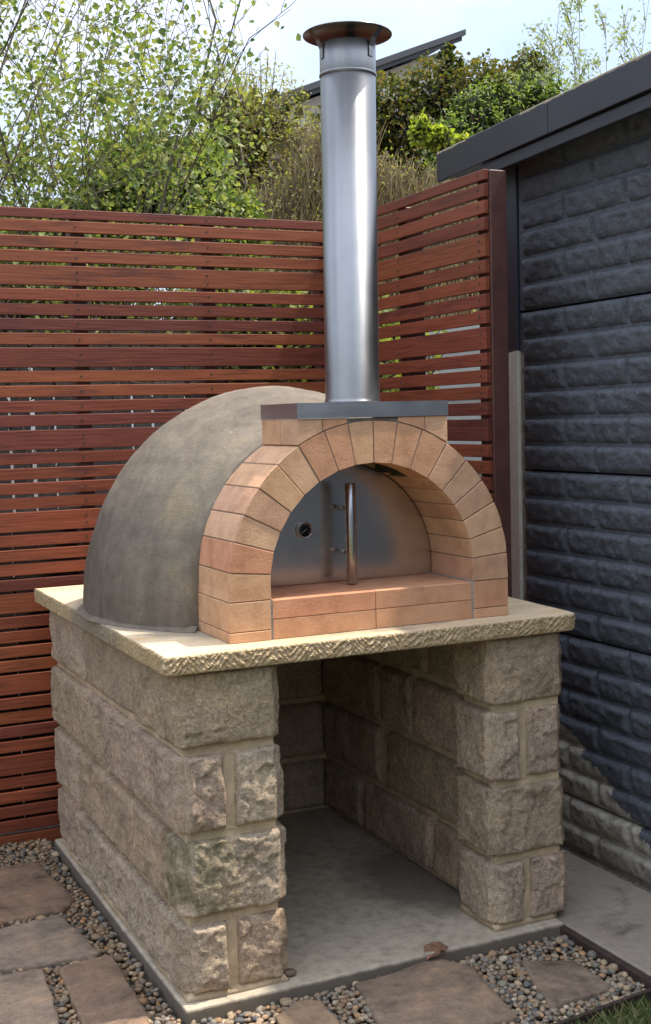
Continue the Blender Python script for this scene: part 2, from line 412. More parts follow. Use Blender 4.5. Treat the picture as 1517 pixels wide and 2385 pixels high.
def prism_me(name, poly, y0, y1, bev=0.0):
    """polygon in x,z pushed along y"""
    bm = bmesh.new()
    a = [bm.verts.new((x, y0, z)) for x, z in poly]; b = [bm.verts.new((x, y1, z)) for x, z in poly]
    bm.faces.new(a); bm.faces.new(b[::-1]); n = len(poly)
    for i in range(n): bm.faces.new((a[i], b[i], b[(i + 1) % n], a[(i + 1) % n]))
    if bev: bmesh.ops.bevel(bm, geom=bm.edges[:], offset=bev, segments=1, affect='EDGES')
    return from_bm(name, bm)

def centre(me):
    """move the mesh so that its centre is the origin; returns the old centre"""
    co = np.empty(len(me.vertices) * 3, dtype=np.float32); me.vertices.foreach_get('co', co); co = co.reshape(-1, 3)
    c = (co.min(0) + co.max(0)) / 2; me.vertices.foreach_set('co', (co - c).ravel()); me.update(); return tuple(float(x) for x in c)

def put(name, me, parent, mat, color=None):
    c = centre(me); return mk(name, me, parent, mat, c, (0, 0, 0), color)

def lathe_me(name, prof, n=64, smooth=True, caps=True):
    """prof: list of (r,z) from bottom to top"""
    bm = bmesh.new(); rings = []
    for r, z in prof:
        rings.append([bm.verts.new((r * math.cos(2 * math.pi * i / n), r * math.sin(2 * math.pi * i / n), z)) for i in range(n)])
    for a, b in zip(rings, rings[1:]):
        for i in range(n):
            f = bm.faces.new((a[i], a[(i + 1) % n], b[(i + 1) % n], b[i])); f.smooth = smooth
    if caps:
        if prof[0][0] > 1e-6: bm.faces.new(rings[0][::-1])
        if prof[-1][0] > 1e-6: bm.faces.new(rings[-1])
    me = bpy.data.meshes.new(name); bmesh.ops.recalc_face_normals(bm, faces=bm.faces); bm.to_mesh(me); bm.free()
    return me

def box_grid(hx, hy, hz, cell):
    """welded, gridded box surface centred on the origin: verts, quads"""
    idx = {}; V = []; F = []
    def vid(p):
        k = (round(p[0], 5), round(p[1], 5), round(p[2], 5))
        if k not in idx: idx[k] = len(V); V.append(k)
        return idx[k]
    h = (hx, hy, hz); nn = [max(1, int(round(2 * a / cell))) for a in h]
    for ax in range(3):
        u, w = [(1, 2), (2, 0), (0, 1)][ax]
        for s in (-1, 1):
            g = [[0] * (nn[w] + 1) for _ in range(nn[u] + 1)]
            for i in range(nn[u] + 1):
                for j in range(nn[w] + 1):
                    p = [0, 0, 0]; p[ax] = s * h[ax]; p[u] = -h[u] + 2 * h[u] * i / nn[u]; p[w] = -h[w] + 2 * h[w] * j / nn[w]
                    g[i][j] = vid(p)
            for i in range(nn[u]):
                for j in range(nn[w]):
                    q = (g[i][j], g[i + 1][j], g[i + 1][j + 1], g[i][j + 1])
                    F.append(q if s > 0 else q[::-1])
    return V, F

def rock_block(name, size, faces, seed, cell=0.011, bulge=0.022, rough=1.0, rnd=0.004):
    """a squared stone whose FACES (e.g. '-y', '-x') are pitched rock faces, the rest sawn"""
    hx, hy, hz = (s / 2 for s in size); V, F = box_grid(hx, hy, hz, cell); h = (hx, hy, hz)
    off = Vector((seed * 7.31, seed * 3.17, seed * 5.93)); out = []
    mv = mnoise.multi_fractal
    for p in V:
        q = Vector(p); d = Vector((0, 0, 0))
        for fc in faces:
            s = -1 if fc[0] == '-' else 1; ax = 'xyz'.index(fc[1])
            if abs(q[ax] - s * h[ax]) < 1e-4:
                o = [a for a in range(3) if a != ax]
                e = min(h[o[0]] - abs(q[o[0]]), h[o[1]] - abs(q[o[1]]))
                jag = 0.6 + 0.9 * mnoise.noise(q * 16 + off)
                m_ = max(0.0, min(1.0, e / (0.017 * max(0.3, jag)))); m_ = m_ ** 0.6
                fa = 0.0
                for sc_f, am in ((15.0, 1.0), (38.0, 0.45)):
                    qs = q * sc_f + off + mnoise.noise_vector(q * sc_f * 1.3) * 0.25
                    c0 = mnoise.voronoi(qs)[1][0]; nv = mnoise.noise_vector(c0 * 3.7 + off); t_ = qs - c0
                    fa += am * (nv.x * 0.55 + (nv.y * t_[o[0]] + nv.z * t_[o[1]] - 0.25 * t_[2]) * 1.1) / sc_f * 0.125
                n3 = mnoise.fractal(q * 62 + off, 0.7, 2.1, 3) * 0.0032
                a = m_ * (bulge + rough * (mnoise.noise(q * 7 + off) * 0.006 + fa)) + rough * n3 * (0.3 + 0.7 * m_)
                d[ax] += s * a
        c = Vector([max(-h[i] + rnd, min(h[i] - rnd, q[i])) for i in range(3)])
        r = q - c
        if r.length > 1e-6: q = c + r.normalized() * min(rnd, r.length)
        w = mnoise.noise_vector(q * 24 + off) * 0.0026
        out.append(q + d + w)
    me = npmesh(name, [tuple(v) for v in out], F, True)
    return me

# ------------------------------------------------------------------ ground
H = 0.922            # the bench slab stands this far above the concrete pad
PADZ = -H
G = PADZ - 0.033     # top of the gravel

bm = bmesh.new(); bm_box(bm, -300, 300, -300, 300, G - 0.3, G - 0.022)
tag(mk('ground', from_bm('ground', bm), None, M['soil']), kind='structure')
bm = bmesh.new(); bm_box(bm, -40, 1.17, -60, -0.485, G - 0.1, G - 0.012)
tag(mk('lawn', from_bm('lawn', bm), None, M['lawn']), kind='structure')

# concrete pad under the oven
me = box_me('concrete_pad', 0.022, 1.205, -0.007, 1.50, PADZ - 0.10, PADZ, 0.006, 2)
tag(mk('concrete_pad', me, None, M['pad']), kind='structure')

# concrete path along the garage, with its rusty edge board
me = box_me('concrete_path', 1.212, 1.60, -4.0, 0.80, PADZ - 0.12, PADZ - 0.006, 0.005, 1)
tag(mk('concrete_path', me, None, M['strip']), kind='structure')
me = box_me('edge_board', 1.188, 1.2095, -4.0, 0.02, PADZ - 0.12, PADZ - 0.010, 0.003, 1)
tag(mk('edging_board', me, None, M['rust']), 'dark weathered edging board along the concrete path by the garage', 'edging')
bm = bmesh.new(); bm_box(bm, 0, 0.58, -0.006, 0.006, -0.06, 0.022)
o = mk('edging_strip', from_bm('edging_strip', bm), None, M['rust'], (0.62, -0.515, G), (0, 0, math.radians(7.0)))
tag(o, 'thin rusty edging strip between the pebbles and the grass corner', 'edging')

# ------------------------------------------------------------------ stone plinth
plinth = tag(empty('stone_plinth', (0.64, 0.75, PADZ)), 'rock faced sandstone block plinth with an open wood store underneath', 'plinth')
def inpl(o):
    o.location = Vector(o.location) - plinth.location
    return o
CT = [(-0.052, -0.252), (-0.272, -0.478), (-0.498, -0.704), (-0.724, -0.908)]   # courses: top, bottom
tones = [(0.510, 0.375, 0.250), (0.530, 0.403, 0.280), (0.490, 0.370, 0.248), (0.550, 0.428, 0.300), (0.515, 0.378, 0.268), (0.475, 0.358, 0.230)]
sid = [0]
def stone(x0, x1, y0, y1, z0, z1, faces, tone=None, mat='stone', cell=0.009, bulge=0.018, rough=1.0):
    sid[0] += 1
    me = rock_block('stone', (x1 - x0, y1 - y0, z1 - z0), faces, sid[0], cell, bulge, rough)
    t = tones[tone if tone is not None else rng.randrange(6)]; k = rng.uniform(0.92, 1.08)
    o = mk('stone', me, plinth, M[mat], ((x0 + x1) / 2, (y0 + y1) / 2, (z0 + z1) / 2), (0, 0, 0), tuple(c * k for c in t))
    return inpl(o)
XL, YF = 0.052, 0.046
g_ = 0.011
# left wall, outer leaf and front
(t1, b1), (t2, b2), (t3, b3), (t4, b4) = CT
stone(XL - 0.004, 0.312, YF - 0.004, 0.405, b1, t1, ['-y', '-x', '+x'], 5, cell=0.0065, bulge=0.016)
stone(XL, 0.312, 0.425, 0.995, b1, t1, ['-x'], 2, bulge=0.012, rough=0.6)
stone(XL, 0.312, 1.017, 1.485, b1, t1, ['-x', '+y'], 3, rough=0.8)
stone(XL, 0.166, YF, 0.80, b2, t2, ['-y', '-x'], 4, cell=0.0065, bulge=0.024)
stone(XL, 0.166, 0.822, 1.485, b2, t2, ['-x', '+y'], 2, bulge=0.024)
stone(0.190, 0.312, YF, 0.52, b2, t2, ['-y', '+x'], 3, cell=0.0065, bulge=0.022)
stone(0.190, 0.312, 0.54, 1.30, b2, t2, ['+x'], 1, cell=0.02)
stone(XL + 0.004, 0.318, YF, 0.165, b3, t3, ['-y', '-x', '+x'], 3, 'mossy', cell=0.0065, bulge=0.022, rough=1.2)
stone(XL + 0.002, 0.312, 0.187, 1.11, b3, t3, ['-x'], 0, bulge=0.024)
stone(XL, 0.312, 1.132, 1.485, b3, t3, ['-x', '+y'], 3)
stone(XL + 0.002, 0.160, YF, 1.18, b4, t4, ['-y', '-x'], 3, cell=0.0065, bulge=0.024, rough=1.2)
stone(XL + 0.002, 0.160, 1.20, 1.485, b4, t4, ['-x', '+y'], 4)
stone(0.184, 0.314, YF, 0.55, b4, t4, ['-y', '+x'], 0, cell=0.0065, bulge=0.02)
stone(0.184, 0.312, 0.57, 1.30, b4, t4, ['+x'], 1, cell=0.02)
# right wall: deep front stones, the wall behind them set back
IX = 1.055
stone(0.992, 1.232, YF, 0.235, b1, t1, ['-y', '-x', '+x'], 0, cell=0.0065, bulge=0.014)
stone(IX, 1.228, 0.257, 0.50, b1, t1, ['-x'], 2, cell=0.012, rough=0.7)
stone(IX, 1.228, 0.522, 0.95, b1, t1, ['-x'], 5, cell=0.012, rough=0.7)
stone(IX, 1.228, 0.972, 1.33, b1, t1, ['-x'], 1, cell=0.014, rough=0.7)
stone(0.999, 1.086, YF, 0.235, b2, t2, ['-y', '-x'], 1, cell=0.0065, bulge=0.018)
stone(1.108, 1.226, YF, 0.235, b2, t2, ['-y', '+x'], 4, cell=0.0065, bulge=0.014)
stone(IX, 1.226, 0.257, 0.60, b2, t2, ['-x'], 4, cell=0.012)
stone(IX, 1.226, 0.62, 0.835, b2, t2, ['-x'], 3, cell=0.012)
stone(IX, 1.226, 0.86, 1.33, b2, t2, ['-x'], 5, cell=0.014)
stone(0.998, 1.234, YF, 0.235, b3, t3, ['-y', '-x', '+x'], 2, cell=0.0065, bulge=0.018)
stone(IX, 1.230, 0.257, 0.80, b3, t3, ['-x'], 5, cell=0.012)
stone(IX, 1.230, 0.86, 1.33, b3, t3, ['-x'], 1, cell=0.014)
stone(1.000, 1.094, YF, 0.235, b4, t4, ['-y', '-x'], 3, cell=0.0065, bulge=0.020)
stone(1.116, 1.240, YF, 0.235, b4, t4, ['-y', '+x'], 4, cell=0.0065, bulge=0.018)
stone(IX, 1.236, 0.257, 0.485, b4, t4, ['-x'], 0, cell=0.012)
stone(IX, 1.236, 0.515, 0.99, b4, t4, ['-x'], 2, cell=0.014)
stone(IX, 1.236, 1.012, 1.33, b4, t4, ['-x'], 2, cell=0.014)
# back wall, seen in the shade of the opening
for (t_, b_), cuts in zip(CT, [(0.315, 0.62, 1.06), (0.315, 0.80, 1.06), (0.315, 0.55, 1.06), (0.315, 0.86, 1.06)]):
    for a, b in zip(cuts, cuts[1:]):
        stone(a + g_, b - g_, 1.335, 1.485, b_, t_, ['-y'], None, cell=0.018, rough=0.7)
# mortar core: recessed behind the stone faces
bm = bmesh.new()
bm_box(bm, XL + 0.012, 0.300, YF + 0.010, 1.47, PADZ - 0.002, -0.050)
bm_box(bm, IX + 0.006, 1.222, YF + 0.011, 1.47, PADZ - 0.002, -0.050)
bm_box(bm, 1.010, IX + 0.005, YF + 0.010, 0.225, PADZ - 0.0022, -0.0503)
bm_box(bm, 0.2995, IX + 0.0065, 1.345, 1.472, PADZ - 0.0025, -0.0505)
inpl(mk('mortar', from_bm('mortar', bm), plinth, M['mortar']))
# pointing that stands nearly flush in the wide front joints, and the fillet at the foot
def point(x0, x1, y0, y1, z0, z1):
    inpl(put('pointing', box_me('pointing', x0, x1, y0, y1, z0, z1), plinth, M['mortar']))
for a in ((0.162, 0.194, b2 - 0.004, t2 + 0.004), (0.157, 0.187, b4 - 0.004, t4 + 0.004), (1.084, 1.110, b2 - 0.004, t2 + 0.004), (1.092, 1.118, b4 - 0.004, t4 + 0.004)):
    point(a[0], a[1], YF - 0.002, YF + 0.02, a[2], a[3])
for zc in ((b1 + t2) / 2, (b2 + t3) / 2, (b3 + t4) / 2):
    point(XL + 0.004, 0.308, YF + 0.001, YF + 0.03, zc - 0.0125, zc + 0.0125)
    point(1.003, 1.228, YF + 0.001, YF + 0.03, zc - 0.0125, zc + 0.0125)
    point(XL + 0.003, XL + 0.0039, YF + 0.004, 1.47, zc - 0.012, zc + 0.012)
def fillet(x0, x1, y0, y1, r):
    """a bead of mortar round the foot of a wall: sloping skirt"""
    bm = bmesh.new(); n = 50; pts = []
    loop = [(x0, y1), (x0, y0), (x1, y0), (x1, y1)]
    path = []
    for (ax, ay), (bx, by) in zip(loop, loop[1:]):
        for i in range(n): path.append((ax + (bx - ax) * i / n, ay + (by - ay) * i / n))
    path.append(loop[-1]); cx, cy = (x0 + x1) / 2, (y0 + y1) / 2
    rows = []
    for k, (ox, oy) in enumerate(path):
        nx = -1 if ox <= x0 + 1e-6 else (1 if ox >= x1 - 1e-6 else 0); ny = -1 if oy <= y0 + 1e-6 else 0
        w = r * (0.75 + 0.5 * mnoise.noise(Vector((ox * 9, oy * 9, 2))))
        rows.append([bm.verts.new((ox - nx * 0.02, oy - ny * 0.02, PADZ + 0.026)), bm.verts.new((ox + nx * w * 0.35, oy + ny * w * 0.35, PADZ + 0.013)), bm.verts.new((ox + nx * w, oy + ny * w, PADZ + 0.0005)), bm.verts.new((ox - nx * 0.02, oy - ny * 0.02, PADZ - 0.001))])
    for a, b in zip(rows, rows[1:]):
        for i in range(3): bm.faces.new((a[i], b[i], b[i + 1], a[i + 1]))
    return from_bm('fillet', bm, True)
inpl(mk('mortar_fillet', fillet(XL, 0.312, YF, 1.46, 0.022), plinth, M['mortar']))
inpl(mk('mortar_fillet', fillet(1.0, 1.195, YF, 0.235, 0.018), plinth, M['mortar']))

# ------------------------------------------------------------------ sandstone bench slab with tooled edges
def bench_slab():
    W, D, T = 1.275, 1.556, 0.049
    def per():
        pts = []
        def seg(a, b, step, tagn):
            L = math.hypot(b[0] - a[0], b[1] - a[1]); n = int(L / step)
            for i in range(n): pts.append((a[0] + (b[0] - a[0]) * i / n, a[1] + (b[1] - a[1]) * i / n, tagn))
        def arc(cx, cy, r, a0, a1, n, tagn):
            for i in range(n):
                a = math.radians(a0 + (a1 - a0) * i / n); pts.append((cx + r * math.cos(a), cy + r * math.sin(a), tagn))
        r = 0.022
        seg((r, 0), (W - 0.03, 0), 0.0030, 'f'); arc(W - 0.03, 0.03, 0.03, -90, 0, 12, 'c')
        seg((W, 0.03), (W + 0.02, 0.4), 0.01, 'r'); seg((W + 0.02, 0.4), (W + 0.005, D), 0.03, 'r'); seg((W + 0.005, D), (0.01, D), 0.05, 'b')
        seg((0.0, D), (0, r), 0.0030, 'l'); arc(r, r, r, 180, 270, 10, 'c')
        return pts
    P = per(); N = len(P); K = 14; V = []; rows = []
    for k in range(K + 1):
        z = -T * k / K; row = []
        for i, (x, y, t) in enumerate(P):
            a = P[i - 1]; b = P[(i + 1) % N]; tx, ty = b[0] - a[0], b[1] - a[1]; L = math.hypot(tx, ty) or 1; nx, ny = ty / L, -tx / L
            e = min(k, K - k) / K; d = 0.0; q = Vector((x * 60, y * 60, z * 60))
            if t in 'fc':
                u = x + 0.35 * y + 0.018 * mnoise.noise(Vector((x * 14, y * 14, 7))); cell = int(math.floor(u / 0.058)); fr = u / 0.058 - cell; sgn = 1 if cell % 2 else -1
                ph = (u + sgn * z * 0.95 + 0.008 * mnoise.noise(q * 0.35)) / (0.0175 + 0.005 * mnoise.noise(Vector((cell * 1.7, 0.5, 0))))
                tri = abs((ph % 1.0) - 0.5) * 2
                d = -0.0048 * (1 - tri) ** 1.5 * (0.45 + 0.55 * mnoise.noise(q * 0.25) + 0.3) + 0.0042 * mnoise.noise(q * 1.3) + 0.003 * mnoise.noise(q * 3.5)
                d *= 0.35 + 0.65 * min(1, e * 5)
            elif t == 'l':
                ph = (y + z * 0.35 + 0.003 * mnoise.noise(q * 0.3)) / 0.0165; tri = abs((ph % 1.0) - 0.5) * 2
                d = -0.0095 * (1 - tri) * (0.7 + 0.5 * mnoise.noise(q * 0.2)) + 0.0022 * mnoise.noise(q * 1.6)
            else: d = 0.003 * mnoise.noise(q)
            if k in (0, K): d -= 0.0022
            d += 0.002 * mnoise.noise(Vector((x * 9, y * 9, 3)))
            bot = -0.004 * max(0.0, k / K - 0.75) * 4 if t in 'fc' else 0
            row.append(len(V)); V.append((x + nx * (d + bot), y + ny * (d + bot), z - (0.0006 * mnoise.noise(q) if k == 0 else 0)))
        rows.append(row)
    F = []
    for k in range(K):
        for i in range(N):
            j = (i + 1) % N; F.append((rows[k][i], rows[k + 1][i], rows[k + 1][j], rows[k][j]))
    me = bpy.data.meshes.new('bench_slab')
    me.from_pydata(V, [], F + [tuple(rows[0]), tuple(rows[K][::-1])]); me.update()
    return me
o = tag(mk('bench_slab', bench_slab(), None, M['slab']), 'pale sandstone bench slab with chiselled edges on the stone plinth', 'stone slab')

# ------------------------------------------------------------------ pizza oven
AX, AZ, RO, RI = 0.652, 0.148, 0.4355, 0.319
Y0, Y1 = 0.094, 0.349
oven = tag(empty('pizza_oven', (AX, 0.60, 0.0)), 'domed wood fired pizza oven with brick arch and tall steel flue', 'pizza oven')
def inov(o):
    o.location = Vector(o.location) - oven.location
    return o

def dome():
    O = np.array([0.63, 0.778, 0.0]); r, h = 0.6265, 0.7027
    nth, nph = 220, 70
    th = np.linspace(0, 2 * np.pi, nth, endpoint=False); ph = np.linspace(0, np.pi / 2, nph) ** 1.0
    T, Ph = np.meshgrid(th, ph, indexing='ij')
    D = np.stack([np.cos(T) * np.cos(Ph), np.sin(T) * np.cos(Ph), np.sin(Ph)], -1)
    s = np.linspace(0.25, 0.95, 500)
    P = O + D[..., None, :] * s[:, None]
    dx, dy, z = P[..., 0] - O[0], P[..., 1] - O[1], P[..., 2]
    f1 = (np.sqrt((dx ** 2 + dy ** 2) / r ** 2 + (z / h) ** 2) - 1) * 0.65
    tx, tz = P[..., 0] - AX, P[..., 2] - AZ
    f2 = np.where(tz > 0, np.hypot(tx, tz), np.abs(tx)) - (RO - 0.002)
    f2 = np.maximum(f2, Y1 - 0.004 - P[..., 1]); f2 = np.maximum(f2, P[..., 1] - 0.75)
    k = 0.045; hh = np.clip(0.5 + 0.5 * (f2 - f1) / k, 0, 1); f = f2 * (1 - hh) + f1 * hh - k * hh * (1 - hh)
    f = np.where(P[..., 1] < Y1 - 0.004, 1.0, f)
    inside = f < 0; idx = inside.shape[-1] - 1 - np.argmax(inside[..., ::-1], -1); R = s[idx]
    V = O + D * R[..., None]
    out = np.empty_like(V)
    for i in range(nth):
        for j in range(nph):
            p = Vector(V[i, j]); n = Vector(D[i, j])
            a = 0.004 * mnoise.fractal(p * 5, 0.9, 2.0, 3)
            if V[i, j][1] < Y1 + 0.01: a *= 0.2
            out[i, j] = p + n * a
    out[:, 0, 2] = -0.002
    Vf = out.reshape(-1, 3); F = []
    for i in range(nth):
        i2 = (i + 1) % nth
        for j in range(nph - 1): F.append((i * nph + j, i2 * nph + j, i2 * nph + j + 1, i * nph + j + 1))
    return npmesh('dome', Vf, F, True)
inov(mk('dome', dome(), oven, M['dome']))
# cement skirt where the dome meets the slab
def skirt():
    V, F = [], []; n = 140
    for i in range(n):
        a = 2 * math.pi * i / n; c, s = math.cos(a), math.sin(a)
        w = 0.010 + 0.010 * (0.5 + mnoise.noise(Vector((c * 4, s * 4, 1))))
        for rr, z in ((0.618, 0.016), (0.628 + w * 0.3, 0.006), (0.628 + w, 0.0012)):
            V.append((0.63 + rr * c, 0.778 + rr * s, z))
    keep = lambda i: V[i * 3][1] > 0.36 or abs(V[i * 3][0] - 0.652) > 0.44
    for i in range(n):
        j = (i + 1) % n
        if keep(i) and keep(j):
            for k in range(2): F.append((i * 3 + k, i * 3 + k + 1, j * 3 + k + 1, j * 3 + k))
    return npmesh('cement_skirt', V, F, True)
inov(mk('cement_skirt', skirt(), oven, M['dome']))

BC = [(0.60, 0.340, 0.185), (0.57, 0.300, 0.162), (0.55, 0.280, 0.155), (0.62, 0.362, 0.208), (0.53, 0.295, 0.175), (0.58, 0.340, 0.200), (0.57, 0.265, 0.145)]
def brick(poly, y0, y1, c, name='brick', bev=0.0016):
    k = rng.uniform(0.95, 1.05)
    return inov(put(name, prism_me(name, poly, y0, y1, bev), oven, M['brick'], tuple(v * k for v in BC[c])))
# joints of the arch, outer and inner point, as angles round the arch centre (degrees from +x)
jo = [185.0, 174.6, 163.6, 153.4, 142.6, 131.7, 121.2, 109.8, 100.0, 89.6, 79.5, 68.6, 57.0, 46.2, 35.8, 25.9, 15.4, 5.1, -5.2]
def P(r, a): a = math.radians(a); return (AX + r * math.cos(a), AZ + r * math.sin(a))
def arc_pts(r, a0, a1, n=5): return [P(r, a0 + (a1 - a0) * i / (n - 1)) for i in range(n)]
cols = [0, 6, 3, 4, 0, 3, 2, 2, 0, 1, 1, 1, 4, 5, 4, 3, 3, 4]
gapa = 0.19
for i in range(18):
    a0, a1 = jo[i] - gapa, jo[i + 1] + gapa
    go = gapa * RO / RI - gapa
    poly = arc_pts(RO, a0, a1, 4) + arc_pts(RI, a1 + go * 0.6, a0 - go * 0.6, 4)
    if i == 0:
        e = arc_pts(RO, 184.9, a1, 4); f_ = arc_pts(RI, a1 + go * .6, 187.0, 4); poly = [(0.2133, 0.1105)] + e[1:] + f_[:-1] + [(0.3338, 0.1105)]
    if i == 17:
        e = arc_pts(RO, a0, -4.9, 4); f_ = arc_pts(RI, -7.0, a0 - go * .6, 4); poly = e[:-1] + [(1.0907, 0.1105), (0.9702, 0.1105)] + f_[1:]
    yb = Y1
    if 7 <= i <= 11: yb = Y0 + 0.116       # behind these the flue opening goes up
    off = rng.uniform(-0.0012, 0.0012)
    brick(poly, Y0 + off, yb, cols[i])
    if i in (7, 8, 9, 10, 11): brick(arc_pts(RO, a0, a1, 4) + arc_pts(RI, a1 + go * .6, a0 - go * .6, 4), Y1 - 0.022, Y1, cols[i])
# legs below the springing
for s in (-1, 1):
    xo, xi = (0.2125, 0.3308) if s < 0 else (1.0895, 0.9725)
    a, b = min(xo, xi), max(xo, xi)
    brick([(a, 0.0295), (b, 0.0295), (b, 0.1085), (a, 0.1085)], Y0, Y1, 0 if s < 0 else 2)
    brick([(a - 0.001, 0.0005), (b, 0.0005), (b, 0.0275), (a - 0.001, 0.0275)], Y0 - 0.001, Y1, 0)
# hearth bricks: two wide, two high
for x0, x1 in ((0.3375, 0.6492), (0.6508, 0.9640)):
    brick([(x0, 0.0005), (x1, 0.0005), (x1, 0.0548), (x0, 0.0548)], Y0 + 0.001, Y1 + 0.06, 1, 'hearth_brick')
    brick([(x0, 0.0562), (x1, 0.0562), (x1, 0.1076), (x0, 0.1076)], Y0 + 0.001, Y1 + 0.06, 6 if x0 < 0.5 else 2, 'hearth_brick')
# chimney shoulder bricks either side of the crown
RS = RO + 0.003
def under(x): return AZ + math.sqrt(max(0.0, RS * RS - (x - AX) ** 2))
def shoulder(x0, x1, c, y0=Y0, y1=None, top=0.5925):
    n = 6; xs = [x0 + (x1 - x0) * i / (n - 1) for i in range(n)]
    bot = [(x, under(x)) for x in xs]
    poly = bot + [(x1, top), (x0, top)]
    return brick(poly, y0, y1 if y1 else Y0 + 0.1165, c, bev=0.0012)
shoulder(0.4238, 0.4985, 5); shoulder(0.5005, 0.5735, 1); shoulder(0.7335, 0.8175, 1); shoulder(0.8195, 0.8915, 3)
shoulder(0.4238, 0.535, 0, Y0 + 0.1190, Y1); shoulder(0.780, 0.8915, 0, Y0 + 0.1190, Y1)
# mortar that fills the arch ring and the shoulders, set back behind the brick faces
def ring_mortar():
    bm = bmesh.new(); n = 60
    def strip(r0, r1, y0, y1, a0, a1):
        rows = []
        for i in range(n + 1):
            a = a0 + (a1 - a0) * i / n; p, q = P(r0, a), P(r1, a)
            rows.append([bm.verts.new((p[0], y0, p[1])), bm.verts.new((q[0], y0, q[1])), bm.verts.new((q[0], y1, q[1])), bm.verts.new((p[0], y1, p[1]))])
        for a, b in zip(rows, rows[1:]):
            for k in range(4): bm.faces.new((a[k], b[k], b[(k + 1) % 4], a[(k + 1) % 4]))
        bm.faces.new(rows[0]); bm.faces.new(rows[-1][::-1])
    strip(RI + 0.0022, RO - 0.0020, Y0 + 0.0026, Y0 + 0.114, -5.0, 185.0)
    strip(RI + 0.0022, RO - 0.0020, Y0 + 0.1142, Y1 - 0.002, -5.0, 57.0); strip(RI + 0.0022, RO - 0.0020, Y0 + 0.1142, Y1 - 0.002, 110.0, 185.0)
    bm_box(bm, 0.2148, 0.3290, Y0 + 0.003, Y1 - 0.003, 0.0005, 0.112); bm_box(bm, 0.9745, 1.0872, Y0 + 0.003, Y1 - 0.003, 0.0005, 0.112)
    bm_box(bm, 0.4262, 0.8891, Y0 + 0.0029, Y0 + 0.112, 0.530, 0.5915)
    bm_box(bm, 0.4262, 0.531, Y0 + 0.1122, Y1 - 0.004, 0.524, 0.5915); bm_box(bm, 0.784, 0.8891, Y0 + 0.1122, Y1 - 0.004, 0.524, 0.5915)
    return from_bm('joint_mortar', bm)
inov(mk('joint_mortar', ring_mortar(), oven, M['dmortar']))
bm = bmesh.new()
bm_box(bm, 0.3302, 0.3382, Y0 + 0.002, Y1, 0.0, 0.110); bm_box(bm, 0.9632, 0.9732, Y0 + 0.002, Y1, 0.0, 0.112)
bm_box(bm, 0.339, 0.963, Y0 + 0.005, Y1 + 0.05, 0.001, 0.1064)
inov(mk('hearth_mortar', from_bm('hearth_mortar', bm), oven, M['gmortar']))
# inner arch the door closes against
bm = bmesh.new(); n = 48; rows = []
for i in range(n + 1):
    a = -8 + 196.0 * i / n; p, q = P(0.300, a), P(0.33, a)
    rows.append([bm.verts.new((p[0], Y1 + 0.003, p[1])), bm.verts.new((q[0], Y1 + 0.003, q[1])), bm.verts.new((q[0], Y1 + 0.06, q[1])), bm.verts.new((p[0], Y1 + 0.06, p[1]))])
for a, b in zip(rows, rows[1:]):
    for k in range(4): bm.faces.new((a[k], b[k], b[(k + 1) % 4], a[(k + 1) % 4]))
inov(mk('inner_arch', from_bm('inner_arch', bm), oven, M['darkin']))
# throat above the crown, dark
bm = bmesh.new(); bm_box(bm, 0.535, 0.540, Y0 + 0.118, Y1 - 0.024, 0.46, 0.5905); bm_box(bm, 0.775, 0.780, Y0 + 0.118, Y1 - 0.024, 0.43, 0.5905)
inov(mk('throat_lining', from_bm('throat_lining', bm), oven, M['darkin']))

# folded steel tray on top of the shoulders
bm = bmesh.new()
tx0, tx1, ty0, ty1 = 0.4225, 0.8930, 0.0905, 0.3510
bm_box(bm, tx0, tx1, ty0, ty1, 0.6345, 0.6362)
bm_box(bm, tx0, tx1, ty0, ty0 + 0.0016, 0.5935, 0.6343); bm_box(bm, tx0, tx0 + 0.0016, ty0 + 0.0018, ty1, 0.5935, 0.6343)
bm_box(bm, tx1 - 0.0016, tx1, ty0 + 0.0018, ty1, 0.5935, 0.6343); bm_box(bm, tx0 + 0.0018, tx1 - 0.0018, ty1 - 0.0016, ty1, 0.5935, 0.6343)
inov(mk('steel_tray', from_bm('steel_tray', bm), oven, M['tray']))

# flue
FX, FY = 0.637, 0.2000
flue = inov(mk('flue', lathe_me('flue', [(0.0775, 0.636), (0.0812, 0.6375), (0.0792, 0.640), (0.0775, 0.648), (0.0775, 1.545)], 96), oven, M['steel'], (FX, FY, 0)))
flue.rotation_euler = (0, math.radians(0.6), 0)
def onflue(name, me, mat, loc=(0, 0, 0), rot=(0, 0, 0)):
    return mk(name, me, flue, mat, loc, rot)
onflue('sleeve', lathe_me('sleeve', [(0.0774, 1.548), (0.0784, 1.556), (0.0784, 1.628), (0.0774, 1.6285), (0.0750, 1.627), (0.0750, 1.56)], 96, True, False), M['steel'])
onflue('bead', lathe_me('bead', [(0.0775, 1.5395), (0.0800, 1.5415), (0.0807, 1.545), (0.0800, 1.5485), (0.0775, 1.5505)], 96), M['steel'])
onflue('flue_cap', lathe_me('flue_cap', [(0.0, 1.6710), (0.05, 1.6690), (0.1225, 1.6560), (0.1245, 1.6545), (0.1245, 1.6565), (0.1225, 1.6580), (0.05, 1.6710), (0.0, 1.6730)], 96), M['steel'])
